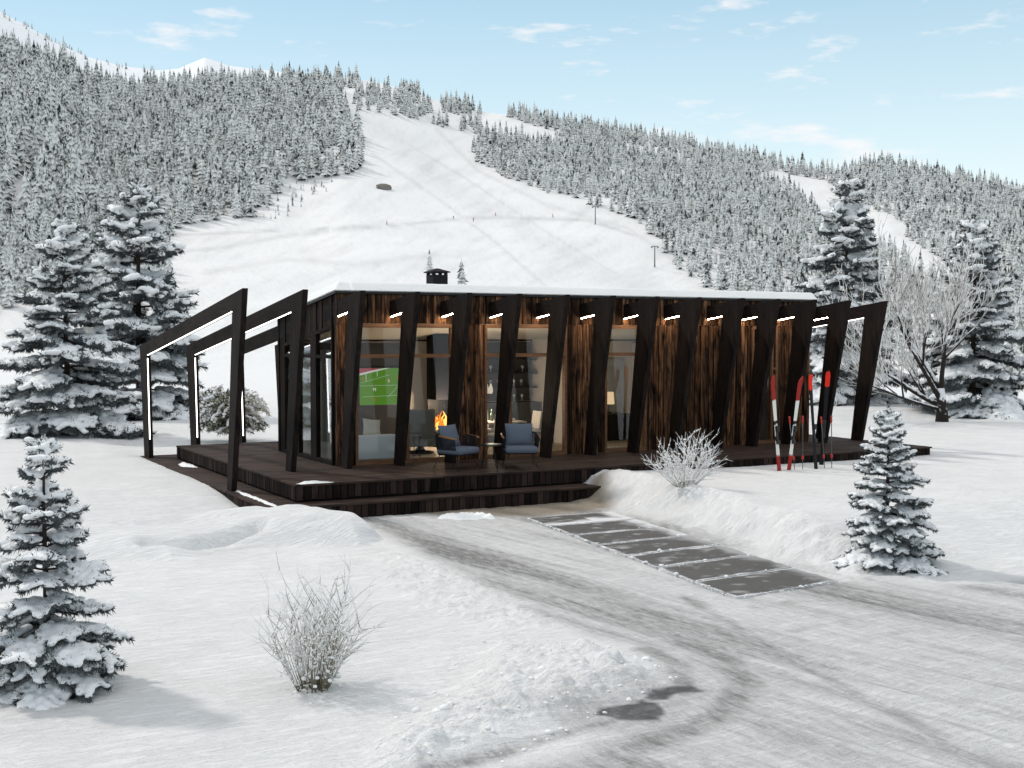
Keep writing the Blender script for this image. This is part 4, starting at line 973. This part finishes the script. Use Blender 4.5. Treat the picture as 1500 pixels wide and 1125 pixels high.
def frosted_mat(name, bark, thr=.1, white=(.80, .81, .83)):
    m, t, b = mat(name, .85, .15); g = t.nodes.new('ShaderNodeNewGeometry'); s = t.nodes.new('ShaderNodeSeparateXYZ'); t.links.new(g.outputs['Normal'], s.inputs[0])
    n = noise(t, 9, 4, .6); ad = t.nodes.new('ShaderNodeMath'); ad.operation = 'MULTIPLY_ADD'; ad.inputs[1].default_value = 1.1; t.links.new(n, ad.inputs[0]); t.links.new(s.outputs[2], ad.inputs[2])
    f = ramp(t, ad.outputs[0], (thr+.48, 0), (thr+.62, 1)); c = mixn(t, f, bark, white); t.links.new(c, b.inputs['Base Color']); return m
M['bark_snow'] = frosted_mat('snow_dusted_bark', (.030, .024, .020), .25)
M['twig_frost'] = frosted_mat('frosted_twigs', (.24, .22, .195), -.24, (.82, .81, .79))
M['stem_frost'] = frosted_mat('frosted_stems', (.20, .18, .12), -.06, (.80, .80, .80))
M['stem_white'] = frosted_mat('rimed_stems', (.35, .33, .28), -.25, (.88, .88, .88))
# bare tree
x, y = 19.2, 5.0
bt = thing('bare_tree', 'leafless frosted tree with a leaning fan of twigs by the right deck end', 'bare tree', (x, y, gz(x, y)))
tk = MB(); tg = MB(); rb = random.Random(21)
def grow(p, d, L, r_, lev):
    n_ = 4; pts = [p]; dd = d.copy()
    for i in range(n_):
        dd = (dd+Vector((rb.gauss(0, .09), rb.gauss(0, .09), rb.gauss(.05, .06)))).normalized(); pts.append(pts[-1]+dd*L/n_)
    r1 = max(r_*.6, .008)
    (tk if lev < 3 else tg).tube(pts, [r_+(r1-r_)*i/n_ for i in range(n_+1)], 7 if lev < 2 else (5 if lev < 3 else 3), cap=lev < 3)
    if lev >= 6: return
    kids = (4, 4, 3, 3, 3, 2)[lev]
    for k in range(kids):
        s = rb.uniform(.25, 1.0) if k else 1.0; i = min(int(s*n_), n_-1); b0 = pts[i].lerp(pts[i+1], s*n_-i)
        ax = dd.orthogonal().normalized(); ax.rotate(Matrix.Rotation(rb.random()*6.283, 3, dd)); nd_ = dd.copy(); nd_.rotate(Matrix.Rotation(R(rb.uniform(18, 48))*(1 if k else .4), 3, ax))
        nd_ = (nd_+Vector((0, 0, .12))).normalized()
        grow(b0, nd_, L*rb.uniform(.56, .80), max(r1*rb.uniform(.60, .85) if k else r1, .009), lev+1)
to_left = Vector((-rt[0], -rt[1], 0)); away = Vector((fw[0], fw[1], 0))
tk.tube([(0,0,-.15), (0,0,.25), to_left*.02+Vector((0,0,.55)), to_left*.05+Vector((0,0,.95))], [.21, .16, .14, .10], 9)
for st_, a_l, aw, up_, L_, r_ in ((.45, 1.15, .2, .72, 1.7, .085), (.6, .80, -.4, 1.0, 1.75, .08), (.8, .35, .3, 1.2, 1.7, .085), (.9, .05, -.3, 1.2, 1.6, .075), (.9, -.35, .1, 1.1, 1.35, .06), (.35, 1.2, -.5, .40, 1.6, .06)):
    grow(to_left*.03+Vector((0, 0, st_)), (to_left*(a_l*1.15+.12)+away*aw+Vector((0, 0, up_))).normalized(), L_, r_, 1)
tk.build('trunk', M['bark_snow'], bt, True); tg.build('twigs', M['twig_frost'], bt, True)
# bushes of bare stems
def stem_bush(label, loc, H, spread, n, seed, m, r0, side=3, snow=.5, group='frosted bushes of bare stems'):
    rg = random.Random(seed); b = thing('bush', label, 'bush', loc, 0, group); st_ = MB(); sn = MB()
    def stem(p, d, L, r_, lv):
        pts = [p]; dd = d.copy()
        for i in range(4): dd = (dd+Vector((rg.gauss(0, .07), rg.gauss(0, .07), .03))).normalized(); pts.append(pts[-1]+dd*L/4)
        st_.tube(pts, [r_*(1-.2*i) for i in range(5)], 5)
        if rg.random() < snow:
            i = rg.randrange(0, 3); a_, c_ = pts[i], pts[i+1]
            for q in range(3): sn.blob(a_.lerp(c_, q/3)+Vector((0,0,r_*.8)), (r_*1.7, r_*1.7, r_*1.5), rng=rg)
        if lv < 2:
            for q in range(side if lv == 0 else 1):
                s = rg.uniform(.3, .9); i = min(int(s*4), 3); b0 = pts[i].lerp(pts[i+1], s*4-i); ax = dd.orthogonal().normalized(); ax.rotate(Matrix.Rotation(rg.random()*6.28, 3, dd))
                d2 = dd.copy(); d2.rotate(Matrix.Rotation(R(rg.uniform(28, 52)), 3, ax)); stem(b0, d2, L*rg.uniform(.28, .5), r_*.65, lv+1)
                for w_ in range(2): sn.blob(b0+Vector((rg.gauss(0, r_), rg.gauss(0, r_), r_*.5)), (r_*2.0, r_*2.0, r_*1.7), rng=rg)
    for k in range(n):
        a = rg.random()*6.283; q = math.sqrt(rg.random()); tilt = spread*q; p0 = Vector((math.cos(a)*.13*H*q, math.sin(a)*.13*H*q, -.03))
        stem(p0, Vector((math.cos(a)*math.sin(tilt), math.sin(a)*math.sin(tilt), math.cos(tilt))), H*rg.uniform(.55, 1.0)*(1.1-.25*q), r0, 0)
    for k in range(60):
        a = rg.random()*6.283; q = rg.random()*.26*H; r_ = rg.uniform(.010, .026); sn.blob((math.cos(a)*q, math.sin(a)*q, rg.uniform(0, .16)*H), (r_, r_, r_*.8), rng=rg)
    s_ = st_.build('stems', m, b, True); sn.build('snow_clumps', M['snow'], s_, True); return b
x, y = -4.88, -10.45; stem_bush('olive stemmed leafless bush with snow in its forks, in the left foreground', (x, y, gz(x, y)), .95, .56, 72, 31, M['stem_frost'], .0062, 3, .9)
x, y = 3.15, -4.45; stem_bush('white rimed leafless bush on top of the snow bank', (x, y, gz(x, y)), .92, .95, 42, 32, M['stem_white'], .0085, 4, .8)
# drooping snowy shrub behind the terrace
x, y = .15, 9.95
sh = thing('shrub', 'dark green shrub with drooping snowy branches seen through the left frames', 'shrub', (x, y, gz(x, y)))
lf = MB(); sn = MB(); fr_ = MB(); rg = random.Random(41)
M['shrubleaf'] = plain('dark_shrub_leaves', (.045, .055, .028), .8, .2, .5, 12); M['rimeleaf'] = plain('rimed_drooping_leaves', (.50, .46, .37), .9, .1, .3, 14)
for k in range(150):
    a = rg.random()*6.283; q = math.sqrt(rg.random()); h0 = rg.uniform(.25, 1.45)*(1-.25*q); base = Vector((math.cos(a)*.2*q, math.sin(a)*.2*q, .1))
    o_ = Vector((math.cos(a), math.sin(a), 0)); L = rg.uniform(.35, .85); topv = Vector((0, 0, h0)); 
    pts = [base+Vector((0,0,h0*.5)), base+topv+o_*L*.4, base+topv*.93+o_*L*.8, base+topv*.7+o_*L*1.0]
    right = o_.dot(Vector((rt[0], rt[1], 0))) > .1 and h0 > .6
    for i in range(3):
        for s in range(12):
            c = pts[i].lerp(pts[i+1], rg.random()); d = Vector((rg.gauss(0,1), rg.gauss(0,1), rg.gauss(-.8,.7))).normalized(); sd_ = d.orthogonal().normalized()*.016; (fr_ if (right and rg.random() < .8) or rg.random() < .30 else lf).add([c-sd_, c+sd_, c+d*.13], [(0,1,2)])
    if rg.random() < .5 or right:
        for i in range(1, 3):
            for s in range(3): r_ = rg.uniform(.02, .045); sn.blob(pts[i].lerp(pts[i+1], s/3)+Vector((0,0,.02)), (r_*1.2, r_*1.2, r_), rng=rg)
cr_ = lf.build('foliage', M['shrubleaf'], sh); fr_.build('rimed_foliage', M['rimeleaf'], cr_); sn.build('snow_load', M['tree_snow'], cr_, True)['kind'] = 'stuff'

# ------------------------------------------------------------------ wooded mountainside
def forest_mat(name, dark=(.022, .028, .025), thr=.5):
    m, t, b = mat(name, .85, .1); g = t.nodes.new('ShaderNodeNewGeometry'); s = t.nodes.new('ShaderNodeSeparateXYZ'); t.links.new(g.outputs['True Normal'], s.inputs[0])
    pz = t.nodes.new('ShaderNodeTexNoise'); pz.inputs['Scale'].default_value = .42; pz.inputs['Detail'].default_value = 3; pz.inputs['Roughness'].default_value = .6
    t.links.new(g.outputs['Position'], pz.inputs[0])
    ad = t.nodes.new('ShaderNodeMath'); ad.operation = 'MULTIPLY_ADD'; ad.inputs[1].default_value = .25; t.links.new(s.outputs[2], ad.inputs[0])
    pb = t.nodes.new('ShaderNodeTexNoise'); pb.inputs['Scale'].default_value = .085; pb.inputs['Detail'].default_value = 3; t.links.new(g.outputs['Position'], pb.inputs[0])
    a2 = t.nodes.new('ShaderNodeMath'); a2.operation = 'MULTIPLY_ADD'; a2.inputs[1].default_value = .46; t.links.new(pb.outputs[0], a2.inputs[0]); t.links.new(pz.outputs[0], a2.inputs[2])
    a3 = t.nodes.new('ShaderNodeMath'); a3.operation = 'SUBTRACT'; a3.inputs[1].default_value = .23; t.links.new(a2.outputs[0], a3.inputs[0]); t.links.new(a3.outputs[0], ad.inputs[2])
    f = ramp(t, ad.outputs[0], (thr-.03, 0), (thr+.15, 1)); t.links.new(mixn(t, f, dark, (.80, .80, .78)), b.inputs['Base Color']); return m
M['forest'] = forest_mat('snow_dusted_forest', (.030, .038, .033), thr=.45)
def far_tree(seed, tiers=9, n=10):
    rg = np.random.RandomState(seed); V_ = []; F_ = []
    for k in range(tiers):
        t_ = k/(tiers-1); z0 = .05+.83*t_; zt = min(z0+.21-.07*t_, 1.0); R0 = .165*(1-t_)**.8+.016
        o = len(V_); ph = rg.rand()*6.28
        V_.append((0, 0, zt))
        for j in range(n):
            a = ph+6.283*j/n; rr = R0*(1.15 if j % 2 else .58)*rg.uniform(.72, 1.2); V_.append((rr*math.cos(a), rr*math.sin(a), z0+rg.uniform(-.03, .03)*(1-t_*.5)-(.02 if j % 2 else -.02)))
        V_.append((0, 0, z0+.045))
        for j in range(n):
            F_.append((o, o+1+j, o+1+(j+1) % n)); F_.append((o+n+1, o+1+(j+1) % n, o+1+j))
    o = len(V_)
    V_ += [(.014,0,-.05),(-.007,.012,-.05),(-.007,-.012,-.05),(0,0,.3)]; F_ += [(o,o+1,o+3),(o+1,o+2,o+3),(o+2,o,o+3)]
    return np.array(V_), np.array(F_)
FT = [far_tree(s) for s in range(6)]
F_LEFT = [(-260,30),(0,70),(60,92),(130,112),(200,122),(262,124),(330,112),(420,112),(480,118),(500,150),(528,205),(530,250),(495,262),(440,268),(405,290),(385,318),(330,322),(280,328),(252,345),(248,420),(265,470),(120,480),(60,462),(0,448),(-260,470)]
F_MID = [(478,108),(520,112),(560,118),(620,128),(700,158),(716,178),(712,200),(660,190),(610,176),(560,166),(505,158)]
F_RIGHT = [(745,160),(800,170),(1000,205),(1240,245),(1290,230),(1500,275),(1720,310),(1720,520),(1560,590),(1500,572),(1400,560),(1200,500),(1090,448),(1020,415),(985,382),(955,345),(900,312),(850,293),(800,283),(760,268),(700,240),(690,214),(722,198),(800,214),(835,206),(800,190),(745,170)]
CLEAR = [[(1088,250),(1140,252),(1215,266),(1240,296),(1310,318),(1325,345),(1392,388),(1388,410),(1340,402),(1255,345),(1200,330),(1190,300),(1140,272)], [(22,262),(62,240),(70,265),(40,300),(30,350),(8,340)], [(905,210),(985,218),(1000,228),(930,226)]]
rg = np.random.RandomState(77)
ph_all = []; cell = 6.3
r_lo, r_hi = 235, 1045
phs = (-R(29), R(29))
n_c = 60000
rc_ = np.sqrt(rg.uniform(r_lo**2, r_hi**2, n_c)); pc_ = rg.uniform(phs[0], phs[1], n_c)
Xc = CAM[0]+rc_*np.sin(pc_+YAW); Yc = CAM[1]+rc_*np.cos(pc_+YAW)
key = (np.floor(Xc/cell).astype(int)*100003+np.floor(Yc/cell).astype(int)); _, first = np.unique(key, return_index=True)
Xc, Yc, rc_, pc_ = Xc[first], Yc[first], rc_[first], pc_[first]
Zc = hill_z(pc_, rc_); PX, PY = proj(np.stack([Xc, Yc, Zc], -1))
edge = 7*fbm(PX/22, PY/22, 2, 151)
inL = psdf(PX, PY, F_LEFT)+edge > 0; inM = psdf(PX, PY, F_MID)+edge*.5 > 0; inR = psdf(PX, PY, F_RIGHT)+edge > 0
cl = np.zeros(len(PX), bool)
for q in CLEAR: cl |= psdf(PX, PY, q)+edge*.6 > 0
keep = (inL | inR | (inM & (fbm(PX/30, PY/16, 2, 153) > -.08))) & ~cl & (rg.rand(len(PX)) < .92) & (fbm(Xc/38, Yc/38, 3, 155) > -.24)
hgt = np.where(inL, rg.triangular(6, 13, 23, len(PX)), rg.triangular(5, 10.5, 18, len(PX)))*(1+.75*sst(190, 40, PX))
hgt = np.minimum(np.where(PY > 330, np.minimum(hgt, 13), hgt), 72*rc_/FPX)
# low scrub at the forest edge and the two lone trees are added by hand below
sc_poly = [(395,300),(440,262),(500,262),(470,290),(420,318),(380,325)]
scr = (psdf(PX, PY, sc_poly) > 0) & (rg.rand(len(PX)) < .8); hgt = np.where(scr, rg.uniform(2, 5, len(PX)), hgt); keep |= scr
Xc, Yc, Zc, rc_, hgt, PXk, PYk = Xc[keep], Yc[keep], Zc[keep], rc_[keep], hgt[keep], PX[keep], PY[keep]
inframe = (PXk > 4) & (PXk < 1496)
order = np.argsort(-(hgt/rc_*inframe)); ind = order[:300]; rest = order[300:]
meshes = []
for k, (v, f) in enumerate(FT):
    me = bigmesh('mountain_spruce', v, f, M['forest'], False); meshes.append(me)
for k in ind:
    o = bpy.data.objects.new('mountain_spruce', meshes[k % 6]); COL.objects.link(o); o.location = (Xc[k], Yc[k], Zc[k]-.2); w_ = hgt[k]*rg.uniform(.85, 1.2); o.scale = (w_, w_, hgt[k]); o.rotation_euler = (0, 0, rg.rand()*6.28)
    T(o, 'snow dusted spruce in the dense forest covering the mountainside', 'spruce tree', 'spruces of the mountainside forest')
Vs, Fs_, off = [], [], 0
for k in rest:
    v, f = FT[k % 6]; a = rg.rand()*6.28; ca, sa = math.cos(a), math.sin(a); w_ = hgt[k]*rg.uniform(.85, 1.2)
    q = np.empty_like(v); q[:, 0] = (v[:, 0]*ca-v[:, 1]*sa)*w_+Xc[k]; q[:, 1] = (v[:, 0]*sa+v[:, 1]*ca)*w_+Yc[k]; q[:, 2] = v[:, 2]*hgt[k]+Zc[k]-.2
    Vs.append(q); Fs_.append(f+off); off += len(v)
# trees along the crest of the far peak
for q in range(60):
    pxq = rg.uniform(5, 230); ph = float(phi_of(pxq, 50.)); r_ = rg.uniform(1840, 1900); yk_ = np.interp(ph, PPHI, PK[:, 1]); zq = CAM[2]+r_*float(tan_of(ph, 330+(yk_-330)*float(sst(1200, 1900, r_))))
    if rg.rand() < .35 and pxq > 120: continue
    v, f = FT[q % 6]; h_ = rg.uniform(6, 12); p_ = np.array([CAM[0]+r_*math.sin(ph+YAW), CAM[1]+r_*math.cos(ph+YAW), zq-2]); Vs.append(v*np.array([h_, h_, h_])+p_); Fs_.append(f+off); off += len(v)
fo = link('forest', bigmesh('forest', np.concatenate(Vs), np.concatenate(Fs_), M['forest'], False))
T(fo, 'far snow dusted spruce forest covering the upper mountainside', 'forest', kind='stuff')
print('forest trees', len(order))

# lone trees above the roof
for px, py, hpx, lb in ((629, 401, 36, 'small lone spruce on the ski slope above and left of the chimney'), (676, 419, 42, 'small lone spruce on the ski slope just right of the chimney')):
    P, r_ = on_hill(px, py); h_ = hpx*r_/FPX; o = bpy.data.objects.new('slope_spruce', meshes[1 if px < 650 else 2]); COL.objects.link(o); o.location = P; o.scale = (h_*1.25, h_*1.25, h_); T(o, lb, 'spruce tree')
# ski lift pylons
def pylon(px, py, hpx, lb):
    P, r_ = on_hill(px, py); h_ = hpx*r_/FPX; o = thing('lift_pylon', lb, 'lift pylon', P, -YAW+.3, 'ski lift pylons on the slope'); g = M['pylon']
    b = MB(); b.tube([(0,0,-.5), (0,0,h_)], [.32, .22], 8); b.build('mast', g, o, True)
    b = MB(); b.rbox((0, 0, h_), (3.0, .3, .32)); b.build('crossarm', g, o)
    for s in (-1, 1): b = MB(); b.rbox((s*1.4, 0, h_-.45), (.35, 1.2, .4)); b.build('sheave', g, o)
M['pylon'] = plain('grey_painted_steel', (.16, .17, .17), .6, .4)
pylon(872, 330, 26, 'grey T shaped ski lift pylon higher up the slope'); pylon(959, 393, 30, 'grey T shaped ski lift pylon lower down by the forest edge')
P, r_ = on_hill(562, 277); b = MB(); b.blob((0,0,.6), (4.2, 3, 2.0), jit=.2, sub=2); o = b.build('boulder', plain('grey_boulder', (.22, .20, .18), .9, .1, .4, 1.0), loc=P); T(o, 'grey boulder sticking out of the ski slope left of centre', 'boulder')
# skiers
def skier(px, py, jc, lb, k):
    P, r_ = on_hill(px, py); root = thing('person', lb, 'person', P, k*1.3, 'skiers on the slope')
    me = bpy.data.meshes.new('body'); vs = [(0,0,.92),(0,-.05,1.2),(0,-.1,1.42),(0,-.12,1.52),(0,-.14,1.62),(0,-.14,1.74),(.11,-.1,.50),(.12,.02,.06),(.12,-.14,.04),(-.11,-.1,.50),(-.12,.02,.06),(-.12,-.14,.04),(.24,-.14,1.18),(.32,-.38,1.05),(-.24,-.14,1.18),(-.32,-.38,1.05)]
    ed = [(0,1),(1,2),(2,3),(3,4),(4,5),(0,6),(6,7),(7,8),(0,9),(9,10),(10,11),(2,12),(12,13),(2,14),(14,15)]
    me.from_pydata(vs, ed, []); o = bpy.data.objects.new('body', me); COL.objects.link(o); o.modifiers.new('s', 'SKIN'); o.modifiers.new('u', 'SUBSURF').levels = 1
    rad = [.15,.17,.18,.07,.11,.10,.09,.07,.06,.09,.07,.06,.07,.06,.07,.06]
    for v, q in zip(me.skin_vertices[0].data, rad): v.radius = (q, q)
    me.skin_vertices[0].data[0].use_root = True
    dg = bpy.context.evaluated_depsgraph_get(); nm = bpy.data.meshes.new_from_object(o.evaluated_get(dg)); o.modifiers.clear(); o.data = nm
    nm.materials.clear()
    for q in (plain('jacket_%d' % k, jc, .8), M['black'], plain('skin_tone', (.45, .28, .2), .7)): nm.materials.append(q)
    for p in nm.polygons: p.material_index = 1 if p.center.z < .92 else (2 if 1.52 < p.center.z < 1.68 else 0)
    o.parent = root
    for s in (-.12, .12): b = MB(); b.box(s-.05, s+.05, -.95, .75, -.01, .02); b.build('ski', M['black'], root)
for k, (px, py, jc, lb) in enumerate(((566.6, 330, (.75,.16,.03), 'skier in an orange jacket at the left of the slope'), (664, 321, (.03,.03,.05), 'skier in dark clothes on the slope above the chimney'), (693.5, 325, (.30,.09,.05), 'skier in a brown red jacket right of the dark skier'),
      (726, 318, (.75,.04,.03), 'skier in a bright red jacket in the middle of the slope'), (810, 319, (.80,.30,.08), 'skier in a pale orange jacket, rightmost on the slope'))): skier(px, py, jc, lb, k)
# little chalets in the valley on the left
def chalet(px, py, wpx, lb, rz):
    P, r_ = on_hill(px, py); w_ = wpx*r_/FPX; c = thing('chalet', lb, 'chalet', P, rz, 'chalets in the valley'); h_ = w_*.38; d_ = w_*.7
    b = MB(); b.box(-w_/2, w_/2, -d_/2, d_/2, -1.5, h_); b.add([(-w_/2, -d_/2, h_), (-w_/2, d_/2, h_), (-w_/2, 0, h_+w_*.2), (w_/2, -d_/2, h_), (w_/2, d_/2, h_), (w_/2, 0, h_+w_*.2)], [(0,2,1),(3,4,5)]); b.build('wall', M['chalet'], c)
    b = MB(); e = w_*.1
    for s in (-1, 1): b.add([(-w_/2-e, s*(d_/2+e), h_-e*.55), (w_/2+e, s*(d_/2+e), h_-e*.55), (w_/2+e, 0, h_+w_*.2+.05), (-w_/2-e, 0, h_+w_*.2+.05), (-w_/2-e, s*(d_/2+e), h_-e*.55+.5), (w_/2+e, s*(d_/2+e), h_-e*.55+.5), (w_/2+e, 0, h_+w_*.2+.6), (-w_/2-e, 0, h_+w_*.2+.6)], [(0,1,2,3),(4,5,6,7),(0,1,5,4),(1,2,6,5),(2,3,7,6),(3,0,4,7)])
    b.build('roof', M['roof_snow'], c)
    for q in (-.28, 0, .28): b = MB(); b.box(q*w_-w_*.06, q*w_+w_*.06, -d_/2-.06, -d_/2+.02, h_*.35, h_*.75); b.build('window', M['cupboard'], c)
M['chalet'] = plain('dark_red_brown_boards', (.10, .035, .025), .8)
chalet(10, 541, 26, 'small dark red chalet in the valley at the left edge', -.3); chalet(196, 562, 24, 'small dark chalet in the valley behind the tallest left spruce', -.6)
